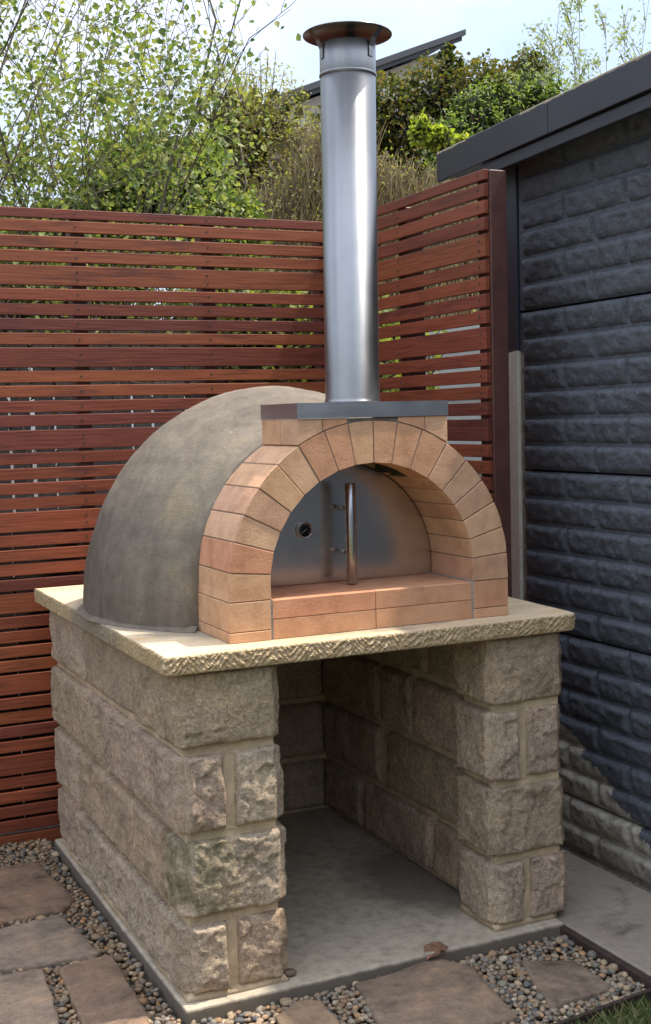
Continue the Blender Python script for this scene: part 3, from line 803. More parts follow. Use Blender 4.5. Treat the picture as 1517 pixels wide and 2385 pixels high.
for k, a in enumerate((-62, 178, 58)):
    bm = bmesh.new()
    pts = [(0.0790, 1.585), (0.0792, 1.612), (0.090, 1.634), (0.112, 1.6565)]
    for (r0, z0), (r1, z1) in zip(pts, pts[1:]):
        vs = [bm.verts.new(c) for c in ((r0, -0.010, z0), (r0, 0.010, z0), (r1, 0.010, z1), (r1, -0.010, z1), (r0 + 0.0018, -0.010, z0), (r0 + 0.0018, 0.010, z0), (r1 + 0.0018, 0.010, z1), (r1 + 0.0018, -0.010, z1))]
        for f in ((3, 2, 1, 0), (4, 5, 6, 7), (0, 1, 5, 4), (2, 3, 7, 6), (1, 2, 6, 5), (3, 0, 4, 7)): bm.faces.new([vs[i] for i in f])
    onflue('cap_strap', from_bm('cap_strap', bm), M['steel'], (0, 0, 0), (0, 0, math.radians(a)))

# steel door standing in the arch
def door_me():
    poly = [(AX + 0.312, 0.109)] + [P(0.3135, a) for a in np.linspace(-6, 186, 60)] + [(AX - 0.312, 0.109)]
    poly = [(x, max(z, 0.109)) for x, z in poly]
    return prism_me('door', poly, Y1 - 0.014, Y1 - 0.006, 0.0012)
door = inov(mk('door', door_me(), oven, M['doorm']))
me = lathe_me('handle', [(0.0, 0.0), (0.0146, 0.0), (0.0157, 0.0015), (0.0157, 0.2895), (0.0146, 0.291), (0.0, 0.291)], 40)
mk('handle', me, door, M['tube'], (0.6535, 0.250, 0.1120))
for z in (0.20, 0.33):
    me = lathe_me('handle_arm', [(0.006, 0.0), (0.006, 0.075)], 16); mk('handle_arm', me, door, M['tube'], (0.6535, 0.2605, z), (math.radians(-90), 0, 0))
me = lathe_me('thermometer', [(0.0, 0.0), (0.0245, 0.0), (0.0245, 0.012), (0.0235, 0.0155), (0.0205, 0.0155), (0.0195, 0.012)], 48)
th_ = mk('thermometer', me, door, M['tube'], (0.5405, Y1 - 0.0145, 0.2695), (math.radians(90), 0, 0))
bm = bmesh.new(); bmesh.ops.create_circle(bm, cap_ends=True, radius=0.0198, segments=40, matrix=Matrix.Translation((0, 0, 0.0125)))
for k in range(9):
    a = math.radians(-130 + 260 * k / 8 + 90)
    w = Matrix.Rotation(a, 4, 'Z') @ Matrix.Translation((0.0155, 0, 0.0130))
    vs = [bm.verts.new(w @ Vector(c)) for c in ((-0.002, -0.0005, 0), (0.002, -0.0005, 0), (0.002, 0.0005, 0), (-0.002, 0.0005, 0))]; f = bm.faces.new(vs); f.material_index = 1
w = Matrix.Rotation(math.radians(215), 4, 'Z')
f = bm.faces.new([bm.verts.new(w @ Vector(c)) for c in ((-0.004, -0.0008, 0.0131), (0.016, -0.0003, 0.0131), (0.016, 0.0003, 0.0131), (-0.004, 0.0008, 0.0131))]); f.material_index = 1
me = bpy.data.meshes.new('dial'); bm.to_mesh(me); bm.free(); me.materials.append(M['black']); me.materials.append(M['cream'])
mk('dial', me, door, None, (0.5405, Y1 - 0.0145, 0.2695), (math.radians(90), 0, 0))

# ------------------------------------------------------------------ slatted timber fences
TOP = 1.3845; PER = 0.3003; NW, WW = 0.0425, 0.0725; GAPS = (PER - 4 * NW - WW) / 5
rows = []
z = TOP
for i in range(40):
    w = WW if i % 5 == 4 else NW
    if i == 0: rows.append((z, z - 0.034)); z -= 0.0445
    else: rows.append((z, z - w)); z -= w + GAPS
slat_cols = [(0.215, 0.052, 0.020), (0.175, 0.040, 0.018), (0.145, 0.034, 0.019), (0.250, 0.066, 0.022), (0.192, 0.044, 0.018)]
def fence(name, label, origin, ang, length, posts, screws, seed):
    f = tag(empty(name, origin), label, 'fence'); f.rotation_euler = (0, 0, ang)
    r = random.Random(seed); base = origin[2]
    cache = {}
    for i, (a, b) in enumerate(rows):
        key = round(a - b, 4)
        if key not in cache:
            cache[key] = box_me('slat', 0, length, -0.0095, 0.0095, -(a - b) / 2, (a - b) / 2, 0.0022, 2); cache[key].materials.append(M['wood'])
        c = slat_cols[r.randrange(5)]
        if i % 5 == 4 and r.random() < 0.5: c = slat_cols[3]
        k = r.uniform(0.85, 1.15)
        o = mk('slat', cache[key], f, None, (0, r.uniform(-0.001, 0.001), (a + b) / 2 - base), (0, r.uniform(-0.0006, 0.0006), 0), tuple(v * k for v in c))
    for x0, x1, y1 in posts:
        mk('post', box_me('post', x0, x1, 0.0105, y1, -0.25, TOP - base - 0.030, 0.003, 1), f, M['postw'])
    bm = bmesh.new()
    for sx in screws:
        for i, (a, b) in enumerate(rows):
            zs = [(a + b) / 2] if a - b < 0.06 else [a - 0.022, b + 0.020]
            for zz in zs:
                bmesh.ops.create_cone(bm, cap_ends=True, segments=8, radius1=0.0042, radius2=0.0036, depth=0.0022,
                                      matrix=Matrix.Translation((sx + r.uniform(-0.003, 0.003), -0.0103, zz - base + r.uniform(-0.003, 0.003))) @ Matrix.Rotation(math.pi / 2, 4, 'X'))
    o = mk('screws', from_bm('screws', bm), f, M['screw']); o['kind'] = 'stuff'
    return f
FB = 1.633
fence('slat_fence', 'long reddish brown horizontal slat fence directly behind the oven dome', (-2.6, FB, G), 0.0, 3.9,
      [(x + 2.6 - 0.028, x + 2.6 + 0.028, 0.085) for x in (-2.1, -1.3, -0.80, -0.29, 0.235, 0.745, 1.25)], [x + 2.6 for x in (-1.3, -0.80, -0.29, 0.222, 0.7355)], 3)
# return fence: its boards run towards the garage; local x runs towards the camera
fence('return_fence', 'short reddish brown slat fence between the corner and the garage', (1.2925, 1.621, G), -math.pi / 2, 1.621 - 0.4985,
      [(1.621 - 0.572, 1.621 - 0.500, 0.075), (0.50, 0.56, 0.085)], [1.621 - 0.535, 0.53], 5)
p_ = tag(mk('fence_post', box_me('fence_post', 1.3025, 1.3665, 0.492, 0.556, G - 0.2, 1.383, 0.003, 1), None, M['postw']), 'square brown timber post where the slat fence meets the garage corner', 'post')

# ------------------------------------------------------------------ garage
GX = 1.597
gar = tag(empty('garage', (GX, 0.80, G)), 'charcoal painted concrete garage wall of rock faced blocks under a dark fascia', 'garage')
def ingar(o):
    o.location = Vector(o.location) - gar.location
    return o
RH = 0.0934; JT = 0.9511
def blk_me(L, seed):
    Hh = RH - 0.008; nx, nz = max(10, int(L / 0.0085)), 14; off = Vector((seed * 3.3, seed * 7.7, 1.0)); V = []; F = []
    for i in range(nx + 1):
        for j in range(nz + 1):
            y = -L / 2 + L * i / nx; z = -Hh / 2 + Hh * j / nz; u = 1 - abs(2 * z / Hh); e = min(u * Hh / 2, L / 2 - abs(y))
            q = Vector((0, y * 20, z * 20)) + off
            m_ = min(1.0, max(0.0, e) / 0.019) ** 0.5
            asym = 0.75 + 0.35 * (z / (Hh / 2))
            d = m_ * (0.024 * asym + 0.0055 * mnoise.fractal(q * 0.9, 0.9, 2.0, 3) - 0.007 * max(0, mnoise.noise(q * 1.7)) + 0.003 * mnoise.noise(q * 4.5))
            V.append((-d + (0.004 if e < 1e-6 else 0), y, z))
    for i in range(nx):
        for j in range(nz):
            a = i * (nz + 1) + j; F.append((a, a + 1, a + nz + 2, a + nz + 1))
    me = npmesh('block', V, F, True); me.materials.append(M['garage']); return me
bcache = {}
for rI in range(-21, 6):
    zc = JT + rI * RH + RH / 2
    if zc - RH / 2 < -1.02: continue
    odd = (rI % 2 == 1)
    cuts = [0.745, 0.492, 0.165] if odd else [0.745, 0.3285]
    while cuts[-1] > -2.0: cuts.append(cuts[-1] - 0.327)
    for a, b in zip(cuts, cuts[1:]):
        L = round(a - b - 0.010, 3); v = rng.randrange(7 if 0.31 < L < 0.32 else 3)
        if (L, v) not in bcache: bcache[(L, v)] = blk_me(L, v + L * 10)
        ingar(mk('block', bcache[(L, v)], gar, None, (GX + 0.0005, (a + b) / 2, zc)))
# backing panels, a thin dark joint between them
zt = [1.52, 0.9511, 0.3905, -0.170, -0.7305, -1.06]
for k, (a, b) in enumerate(zip(zt, zt[1:])):
    ingar(put('wall_panel', box_me('wall_panel', GX, GX + 0.07, -4.0, 0.768, b + 0.0035, a - 0.0035, 0.002, 1), gar, M['garage']))
ingar(put('wall_core', box_me('wall_core', GX + 0.05, GX + 0.10, -4.0, 0.80, -1.06, 1.50), gar, M['darkin']))  # dark colour stands in for the shaded void behind the panel joints
def column_mat():
    m = NT('corner_column_paint'); p, xyz = m.geo(); n1 = m.noise(p, 20, 5, 0.7); sp = m.noise(p, 130, 2)
    bare = m.ramp(n1, [(0.3, (0.72, 0.67, 0.53)), (0.7, (0.82, 0.77, 0.64))]); bare = m.mix(m.ramp(sp, [(0.27, 0.8), (0.32, 0.0)]), bare, (0.05, 0.045, 0.04))
    wob = m.math('MULTIPLY', m.math('SUBTRACT', m.noise(p, 40, 3), 0.5), 0.06)
    k = m.math('LESS_THAN', m.math('ADD', xyz['Z'], wob), 0.812)
    m.base(m.mix(k, (0.040, 0.045, 0.060), bare)); m.rough(m.ramp(k, [(0, 0.4), (1, 0.9)])); m.bump(n1, 0.001)
    return m.m
ingar(put('corner_column', box_me('corner_column', GX - 0.010, GX + 0.10, 0.7705, 0.92, -1.06, 1.50, 0.004, 1), gar, column_mat()))
# back and far walls so that the garage is a closed box
ingar(put('back_wall', box_me('back_wall', GX + 0.1015, 4.6, 0.82, 0.90, -1.06, 1.50), gar, M['garage']))
ingar(put('side_wall', box_me('side_wall', 4.52, 4.6, -4.0, 0.818, -1.06, 1.50), gar, M['garage']))
SL = 0.0392
def fascia(name, y0, y1, zb, zt_, x0, x1, sl, mat):
    bm = bmesh.new(); vs = []
    for y in (y0, y1):
        dz = (1.083 - y) * sl
        for x in (x0, x1):
            for zz in (zb, zt_): vs.append(bm.verts.new((x, y, zz + dz)))
    for f in ((0, 1, 3, 2), (4, 6, 7, 5), (0, 4, 5, 1), (2, 3, 7, 6), (0, 2, 6, 4), (1, 5, 7, 3)): bm.faces.new([vs[i] for i in f])
    bmesh.ops.bevel(bm, geom=bm.edges[:], offset=0.002, segments=1, affect='EDGES')
    return ingar(put(name, from_bm(name, bm), gar, mat))
def fascia_mat():
    m = NT('flaking_fascia_paint'); p, xyz = m.geo(); n1 = m.noise(p, 18, 5, 0.7); n2 = m.noise(p, 4, 3)
    top = m.math('SUBTRACT', xyz['Z'], m.math('ADD', 1.556, m.math('MULTIPLY', m.math('SUBTRACT', 1.083, xyz['Y']), SL)))
    fl = m.math('MULTIPLY', m.math('GREATER_THAN', m.math('ADD', top, m.math('MULTIPLY', n1, 0.022)), 0.0085), m.math('GREATER_THAN', n2, 0.44))
    c = m.mix(fl, m.mix(1.0, (0.026, 0.023, 0.029), m.ramp(n2, [(0.3, 0.85), (0.7, 1.2)]), 'MULTIPLY'), (0.30, 0.24, 0.15))
    m.base(c); m.rough(0.42); m.bump(n1, 0.0006)
    return m.m
fm = fascia_mat()
fascia('fascia_board', 0.3815, 1.083, 1.4545, 1.561, 1.4500, 1.470, SL, fm)
fascia('fascia_board', -1.5, 0.3785, 1.4545, 1.561, 1.4503, 1.470, SL, fm)
fascia('fascia_board', -4.0, -1.502, 1.4545, 1.561, 1.4500, 1.470, SL, fm)
fascia('trim_strip', -4.0, 0.80, 1.4130, 1.4535, 1.4640, 1.484, SL * 0.9, M['trim'])
fascia('soffit', -4.0, 1.06, 1.468, 1.474, 1.472, GX + 0.12, SL, M['trim'])
fascia('roof', -4.0, 1.080, 1.540, 1.566, 1.4715, 4.75, SL, M['roof'])

# ------------------------------------------------------------------ paving stones, pebbles, litter
def paver(poly, tone, label, rz, thick=0.035, zt_=G + 0.010):
    n = 72; seg = []; m_ = len(poly)
    tot = sum(math.dist(poly[i], poly[(i + 1) % m_]) for i in range(m_)); step = tot / n; pts = []
    for i in range(m_):
        a, b = poly[i], poly[(i + 1) % m_]; k = max(2, round(math.dist(a, b) / step))
        for j in range(k): pts.append((a[0] + (b[0] - a[0]) * j / k, a[1] + (b[1] - a[1]) * j / k))
    n = len(pts); cx = sum(p[0] for p in pts) / n; cy = sum(p[1] for p in pts) / n
    off = Vector((cx * 31, cy * 17, 0)); V = []; F = []; fr = [0.0001, 0.25, 0.5, 0.72, 0.88, 0.965, 1.0, 1.004, 1.0]
    for k, f in enumerate(fr):
        for (x, y) in pts:
            px, py = cx + (x - cx) * f, cy + (y - cy) * f
            e = 0.006 * mnoise.fractal(Vector((px * 18, py * 18, 4)) + off, 0.9, 2.0, 3) if f > 0.85 else 0
            px += e; py += e * 0.7
            zz = 0.0045 * mnoise.fractal(Vector((px * 14, py * 14, 0)) + off, 0.9, 2.0, 3)
            if k == 6: zz -= 0.004
            if k == 7: zz -= 0.012
            if k == 8: zz = -thick
            V.append((px - cx, py - cy, zz))
    for k in range(len(fr) - 1):
        for i in range(n):
            j = (i + 1) % n; F.append((k * n + i, k * n + j, (k + 1) * n + j, (k + 1) * n + i))
    o = mk('paving_stone', npmesh('paving_stone', V, F, True), None, M['paver'], (cx, cy, zt_ + rz), (0, 0, 0), tuple(min(1.0, t * 1.22) for t in tone))
    return tag(o, label, 'paving stone', 'stone pavers set in the pebbles')
PAV = [
    ([(-0.42, 1.372), (-0.0756, 1.352), (-0.0334, 0.945), (-0.0954, 0.868), (-0.46, 0.885)], (0.15, 0.105, 0.070), 'brown paver at the foot of the slat fence left of the plinth'),
    ([(-0.50, 0.79), (-0.1075, 0.842), (-0.0700, 0.50), (-0.115, 0.492), (-0.24, 0.498), (-0.48, 0.535)], (0.17, 0.138, 0.104), 'greyish paver left of the plinth, next in from the fence side one'),
    ([(-0.205, 0.453), (-0.0469, 0.462), (-0.0632, 0.0534), (-0.10, -0.08), (-0.24, -0.04)], (0.155, 0.110, 0.076), 'long narrow brown paver beside the front left corner of the plinth'),
    ([(-0.46, 0.500), (-0.2438, 0.470), (-0.2727, 0.1645), (-0.30, 0.02), (-0.52, 0.10)], (0.20, 0.158, 0.115), 'mottled tan paver in the bottom left corner of the view'),
    ([(0.4966, -0.0287), (0.600, -0.026), (0.777, 0.0011), (0.8319, -0.1), (0.7786, -0.40), (0.43, -0.36)], (0.185, 0.142, 0.102), 'large brown paver in front of the wood store opening'),
    ([(0.9678, -0.1268), (1.1013, -0.1891), (1.0933, -0.3718), (0.8822, -0.3958)], (0.195, 0.152, 0.110), 'small brown paver among pebbles near the concrete path'),
    ([(0.232, -0.095), (0.318, -0.047), (0.371, -0.0704), (0.36, -0.30), (0.20, -0.28)], (0.215, 0.158, 0.105), 'tan paver cut by the bottom edge in front of the left pier'),
]
for i, (poly, tone, lab) in enumerate(PAV): paver(poly, tone, lab, (0.006, 0.004, 0.008, 0.006, 0.006, 0.004, 0.002)[i])

def inpoly(x, y, poly):
    c = False; n = len(poly); j = n - 1
    for i in range(n):
        if (poly[i][1] > y) != (poly[j][1] > y) and x < (poly[j][0] - poly[i][0]) * (y - poly[i][1]) / (poly[j][1] - poly[i][1]) + poly[i][0]: c = not c
        j = i
    return c
bm = bmesh.new(); bmesh.ops.create_icosphere(bm, subdivisions=2, radius=1.0)
ico_v = np.array([v.co[:] for v in bm.verts]); ico_f = np.array([[v.index for v in f.verts] for f in bm.faces]); bm.free()
variants = []
for k in range(14):
    off = Vector((k * 5.1, k * 2.7, k * 9.2)); vv = []
    sx, sy, sz = rng.uniform(0.9, 1.35), rng.uniform(0.75, 1.05), rng.uniform(0.5, 0.8)
    for v in ico_v:
        q = Vector(v); d = 1 + 0.22 * mnoise.noise(q * 1.1 + off) + 0.07 * mnoise.noise(q * 2.6 + off); vv.append((q.x * sx * d, q.y * sy * d, q.z * sz * d))
    variants.append(np.array(vv))
pal = np.array([(0.33, 0.245, 0.160), (0.27, 0.21, 0.150), (0.22, 0.185, 0.150), (0.170, 0.155, 0.135), (0.39, 0.295, 0.195), (0.29, 0.18, 0.110), (0.115, 0.115, 0.115), (0.43, 0.36, 0.27), (0.225, 0.21, 0.165), (0.36, 0.225, 0.12)])
wts = np.array([4, 4, 4, 3, 2.5, 1.8, 1.2, 1.2, 2, 1.0]); wts = wts / wts.sum()
PV, PF, PC = [], [], []; base = 0
def pebble(x, y, z, r, dark=1.0):
    global base
    v = variants[rng.randrange(14)] * r
    a, b = rng.uniform(0, 6.28), rng.uniform(-0.45, 0.45)
    Rz = np.array([[math.cos(a), -math.sin(a), 0], [math.sin(a), math.cos(a), 0], [0, 0, 1]]); Rx = np.array([[1, 0, 0], [0, math.cos(b), -math.sin(b)], [0, math.sin(b), math.cos(b)]])
    v = v @ (Rz @ Rx).T + np.array([x, y, z]); PV.append(v); PF.append(ico_f + base); base += len(v)
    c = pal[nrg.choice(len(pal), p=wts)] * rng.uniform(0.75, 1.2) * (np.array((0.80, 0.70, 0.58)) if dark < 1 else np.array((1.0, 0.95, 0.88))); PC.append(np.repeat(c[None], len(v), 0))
cnt = 0; grid = {}
while cnt < 60000:
    cnt += 1
    lft = rng.random() < 0.5
    if lft: x, y = rng.uniform(-0.60, 0.02), rng.uniform(-0.35, 1.615)
    else: x, y = rng.uniform(-0.2, 1.185), rng.uniform(-0.58, 0.0)
    if -0.018 < y < 1.52 and x > 0.008: continue
    if x > 0.60 and y < -0.505 + (x - 0.62) * 0.123 + 0.012: continue
    if any(inpoly(x, y, p[0]) for p in PAV): continue
    r = rng.uniform(0.0065, 0.0125) if rng.random() < 0.9 else rng.uniform(0.0125, 0.018)
    key = (int(x / 0.04), int(y / 0.04)); near = [q for dx in (-1, 0, 1) for dy in (-1, 0, 1) for q in grid.get((key[0] + dx, key[1] + dy), ())]
    layer = 0; ok = True
    for (qx, qy, qr, ql) in near:
        d = math.hypot(qx - x, qy - y)
        if d < (qr + r) * 0.82:
            if d < (qr + r) * 0.45: ok = False; break
            layer = max(layer, ql + 1)
    if not ok or layer > 2: continue
    grid.setdefault(key, []).append((x, y, r, layer))
    pebble(x, y, G - 0.014 + layer * 0.0078 + rng.uniform(0, 0.003), r, 0.70 if (x < 0.0 and y > 0.05) else 1.0)  # left strip pebbles darker: shadow and soil both put into the colour
print('pebbles', len(PV))
o = mk('gravel', npmesh('gravel', np.concatenate(PV), np.concatenate(PF), True, np.concatenate(PC)), None, M['peb'])
tag(o, 'mixed river pebbles filling the ground round the pavers and plinth', 'pebbles', kind='stuff')

# fallen leaf, small stone on the pad, twigs
V = []; F = []
for i in range(9):
    t = i / 8; w = 0.030 * math.sin(math.pi * min(1, t * 0.9 + 0.08)) ** 0.8
    for j in range(-3, 4):
        V.append(((t - 0.5) * 0.085, w * j / 3 * (1 + 0.15 * math.sin(i * 2.3 + j)), 0.010 * (abs(j) / 3) ** 1.3 + 0.012 * math.sin(t * 3) + 0.004 * math.sin(i * 1.7 + j)))
for i in range(8):
    for j in range(6): F.append((i * 7 + j, i * 7 + j + 1, i * 7 + j + 8, i * 7 + j + 7))
o = mk('fallen_leaf', npmesh('fallen_leaf', V, F, True), None, M['dryleaf'], (0.772, 0.004, G + 0.024), (0.05, -0.08, 0.35))
tag(o, 'curled dry brown leaf lying on the pebbles by the pad edge', 'leaf')
o = mk('small_stone', npmesh('small_stone', variants[3] * 0.017, ico_f, True, np.tile((0.16, 0.11, 0.07), (len(ico_v), 1))), None, M['peb'], (0.338, 0.055, PADZ + 0.010))
tag(o, 'small brown stone on the pad beside the left pier', 'stone')

# ------------------------------------------------------------------ plants
def tubes(paths, sides=5):
    V, F, C = [], [], []; b = 0
    for pts, r0, r1, col in paths:
        n = len(pts)
        for i, p in enumerate(pts):
            p = Vector(p); d = (Vector(pts[min(i + 1, n - 1)]) - Vector(pts[max(i - 1, 0)])).normalized()
            u = d.orthogonal().normalized(); w = d.cross(u); r = r0 + (r1 - r0) * i / (n - 1)
            for k in range(sides):
                a = 2 * math.pi * k / sides; V.append(tuple(p + (u * math.cos(a) + w * math.sin(a)) * r)); C.append(col)
        for i in range(n - 1):
            for k in range(sides):
                k2 = (k + 1) % sides; F.append((b + i * sides + k, b + i * sides + k2, b + (i + 1) * sides + k2, b + (i + 1) * sides + k))
        b += n * sides
    return V, F, C
LV = np.array([(0, 0, 0), (-0.36, 0.30, 0.10), (-0.30, 0.62, 0.08), (0, 1.0, -0.06), (0.30, 0.62, 0.08), (0.36, 0.30, 0.10), (0, 0.45, 0)], dtype=float)
LF = np.array([(0, 6, 1), (1, 6, 2), (2, 6, 3), (3, 6, 4), (4, 6, 5), (5, 6, 0)])
NV = np.array([(0, 0, 0), (-0.17, 0.45, 0.04), (0, 1.0, -0.05), (0.17, 0.45, 0.04)], dtype=float)
NF = np.array([(0, 3, 1), (1, 3, 2)])
def rand_rot(n, up=0.6):
    """random frames: y = leaf axis, z = leaf normal leaning up"""
    z = nrg.normal(size=(n, 3)); z /= np.linalg.norm(z, axis=1)[:, None]; z[:, 2] = np.abs(z[:, 2]) * (1 - up) + up; z /= np.linalg.norm(z, axis=1)[:, None]
    y = nrg.normal(size=(n, 3)); y -= (y * z).sum(1)[:, None] * z; y /= np.linalg.norm(y, axis=1)[:, None]
    x = np.cross(y, z); return np.stack([x, y, z], 2)
def leaf_mesh(name, pts, size, cols, up=0.35, narrow=False, R=None):
    pts = np.asarray(pts); n = len(pts); V0, F0 = (NV, NF) if narrow else (LV, LF)
    R = rand_rot(n, up) if R is None else R; s = np.asarray(size).reshape(-1, 1, 1)
    V = np.einsum('nij,kj->nki', R, V0) * s + pts[:, None]; F = F0[None] + (np.arange(n) * len(V0))[:, None, None]
    C = np.repeat(np.asarray(cols)[:, None], len(V0), 1)
    return npmesh(name, V.reshape(-1, 3), F.reshape(-1, 3), False, C.reshape(-1, 3))
def pick(palette, n, jit=0.2):
    p = np.array(palette)[nrg.integers(0, len(palette), n)]; return np.clip(p * nrg.uniform(1 - jit, 1 + jit, (n, 1)), 0, 1)

def bush(name, label, lobes, n, size, palette, zbase, cat='bush', twig=(0.09, 0.065, 0.045), ntw=60, narrow=False, deep=(0.02, 0.03, 0.012), up=0.35, group=None):
    """lobes: (x,y,z,rx,ry,rz). Leaves crowd the shells of the lobes; coarse leaves coloured dark for inner shade fill their hearts"""
    cx = sum(l[0] for l in lobes) / len(lobes); cy = sum(l[1] for l in lobes) / len(lobes)
    root = tag(empty(name, (cx, cy, zbase)), label, cat, group); org = np.array([cx, cy, zbase])
    vol = np.array([l[3] * l[5] for l in lobes]); vol = vol / vol.sum(); P_, out = [], []
    for l, v in zip(lobes, vol):
        k = int(n * v) + 1; d = nrg.normal(size=(k, 3)); d /= np.linalg.norm(d, axis=1)[:, None]
        rr = nrg.uniform(0.55, 1.0, (k, 1)) ** 0.6
        lump = np.array([0.86 + 0.22 * mnoise.noise(Vector((a * 3.1 + l[0] * 5, b * 3.1 + l[1], c * 3.1))) + 0.10 * mnoise.noise(Vector((a * 8 + l[0], b * 8, c * 8))) for a, b, c in d])[:, None]
        P_.append(np.array(l[:3]) + d * rr * lump * np.array(l[3:]))
    P_ = np.concatenate(P_); P_ = P_[P_[:, 2] > zbase]
    mk('crown', leaf_mesh('crown', P_ - org, nrg.uniform(0.7, 1.3, len(P_)) * size, pick(palette, len(P_)), up, narrow), root, M['leaf'])
    P2 = []  # oversized leaves added to block sky; the inner shade is in their colour
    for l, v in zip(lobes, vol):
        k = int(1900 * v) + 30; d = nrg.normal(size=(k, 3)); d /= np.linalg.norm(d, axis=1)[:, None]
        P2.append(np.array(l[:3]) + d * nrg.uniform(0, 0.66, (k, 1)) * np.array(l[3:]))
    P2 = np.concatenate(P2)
    mk('shade_filler_leaves', leaf_mesh('shade_filler_leaves', P2 - org, nrg.uniform(0.07, 0.14, len(P2)) * min(1.0, 2.2 * max(l[3] for l in lobes)), pick([deep, tuple(c * 1.5 for c in deep)], len(P2)), 0.0), root, M['leaf'])
    paths = []
    for k in range(ntw):
        l = lobes[nrg.choice(len(lobes), p=vol)]; a = nrg.normal(size=3); a /= np.linalg.norm(a); a[2] = abs(a[2])
        e = np.array(l[:3]) + a * np.array(l[3:]) * nrg.uniform(0.8, 1.02); s = np.array([l[0] + (e[0] - l[0]) * 0.3, l[1] + (e[1] - l[1]) * 0.3, max(zbase, l[2] - l[5] * 0.7)])
        m1 = (s + e) / 2 + nrg.normal(size=3) * 0.05; paths.append(([s - org, m1 - org, e - org], 0.008, 0.0022, twig))
    V, F, C = tubes(paths, 4); mk('stems', npmesh('stems', V, F, True, C), root, M['bark'])
    return root

# --- sparse multi-stemmed tree on the left
tree = tag(empty('sparse_tree', (0.62, 3.4, G)), 'thin stemmed tree with sparse pale green leaves behind the left fence', 'tree')
TO = np.array([0.62, 3.4, G]); paths = []; lp = []; ld = []
def grow(p, d, L, r, depth, tr=None):
    pts = [np.array(p)]; n = 7; d = np.array(d, dtype=float)
    for i in range(n):
        d = d + nrg.normal(size=3) * 0.10 + np.array([0, 0, 0.035 if depth < 2 else -0.01]); d /= np.linalg.norm(d); pts.append(pts[-1] + d * L / n)
    r1 = r * 0.45; paths.append((pts, r, max(r1, 0.0012), (0.15, 0.115, 0.085) if depth else (0.13, 0.10, 0.075)))
    if depth >= 1:
        for q in pts[2:]:
            for _ in range(1 if depth == 1 else 2):
                if nrg.random() < (0.35 if depth == 1 else 0.62): lp.append(q + nrg.normal(size=3) * 0.03)
    if depth < 3:
        for i in range(2, n + 1):
            for _ in range(2 if depth == 0 else 1):
                if nrg.random() < (0.75 if depth < 2 else 0.5):
                    s = nrg.normal(size=3); s -= s.dot(d) * d; s /= np.linalg.norm(s)
                    dd = d * 0.75 + s * 0.62 + np.array([0, 0, 0.15]); dd /= np.linalg.norm(dd)
                    t_ = i / n; grow(pts[i], dd, L * (0.50 if depth == 0 else 0.52) * nrg.uniform(0.6, 1.1), max(r * 0.42, 0.0018), depth + 1)
for bx, by, dx, dy, L, r in ((0.50, 3.40, -0.05, 0.0, 3.9, 0.013), (0.55, 3.45, 0.09, 0.03, 3.8, 0.014), (0.62, 3.38, 0.16, -0.02, 3.7, 0.013), (0.68, 3.5, 0.26, 0.05, 3.4, 0.012), (0.46, 3.5, -0.16, 0.05, 3.8, 0.012),
                             (0.70, 3.35, 0.20, -0.05, 3.0, 0.012), (0.42, 3.3, -0.28, -0.06, 3.6, 0.011), (0.36, 3.6, -0.02, 0.06, 3.5, 0.011), (0.58, 3.65, 0.04, 0.05, 3.4, 0.011), (0.30, 3.25, 0.02, -0.02, 3.2, 0.010), (0.75, 3.6, 0.10, 0.02, 3.0, 0.010)):
    grow((bx, by, G), (dx, dy, 1.0), L, r, 0)
paths = [q for q in paths if max(v[0] for v in q[0]) < 1.5 and min(v[1] for v in q[0]) > 2.0]
V, F, C = tubes([([q - TO for q in p], a, b, c) for p, a, b, c in paths], 5)
mk('trunk', npmesh('trunk', V, F, True, C), tree, M['bark'])
lp = np.array(lp)
lp = np.concatenate([lp, lp + nrg.normal(size=lp.shape) * 0.07, lp[lp[:, 2] < 2.5] + nrg.normal(size=lp[lp[:, 2] < 2.5].shape) * 0.10])
lp = lp[nrg.random(len(lp)) < np.clip(1.15 - 0.95 * (lp[:, 2] - 1.85), 0.30, 1.0)]
lp = lp[(lp[:, 2] > 1.0) & (lp[:, 1] > 2.2)]
lp = lp[(lp[:, 2] > 1.0) & (lp[:, 0] < 1.36 + 0.1 * nrg.random(len(lp)))]
nrg.shuffle(lp)
palA = [(0.21, 0.265, 0.075), (0.27, 0.305, 0.10), (0.16, 0.215, 0.065), (0.33, 0.33, 0.12), (0.085, 0.13, 0.045), (0.25, 0.255, 0.09)]
vis = [i for i in range(len(lp)) if 0.25 < lp[i][0] < 1.55 and 1.65 < lp[i][2] < 2.85]
vis = sorted(vis, key=lambda i: lp[i][1])[:250]; vs_ = set(vis)
rest = np.array([lp[i] for i in range(len(lp)) if i not in vs_])
lm = npmesh('leaf', LV, LF, False); lm.materials.append(M['leaf1'])
Rm = rand_rot(len(vis), 0.25); cc = pick(palA, len(vis))
for k, i in enumerate(vis):
    o = bpy.data.objects.new('leaf', lm); s = nrg.uniform(0.028, 0.048)
    o.matrix_world = Matrix.Translation(Vector(lp[i] - TO)) @ Matrix([list(r_) for r_ in Rm[k]]).to_4x4() @ Matrix.Scale(s, 4)
    o.color = (*cc[k], 1); COL.objects.link(o); o.parent = tree
o = mk('foliage', leaf_mesh('foliage', rest - TO, nrg.uniform(0.018, 0.040, len(rest)), pick(palA, len(rest)), 0.25), tree, M['leaf']); o['kind'] = 'stuff'
print('tree leaves', len(lp), 'stems', len(paths))

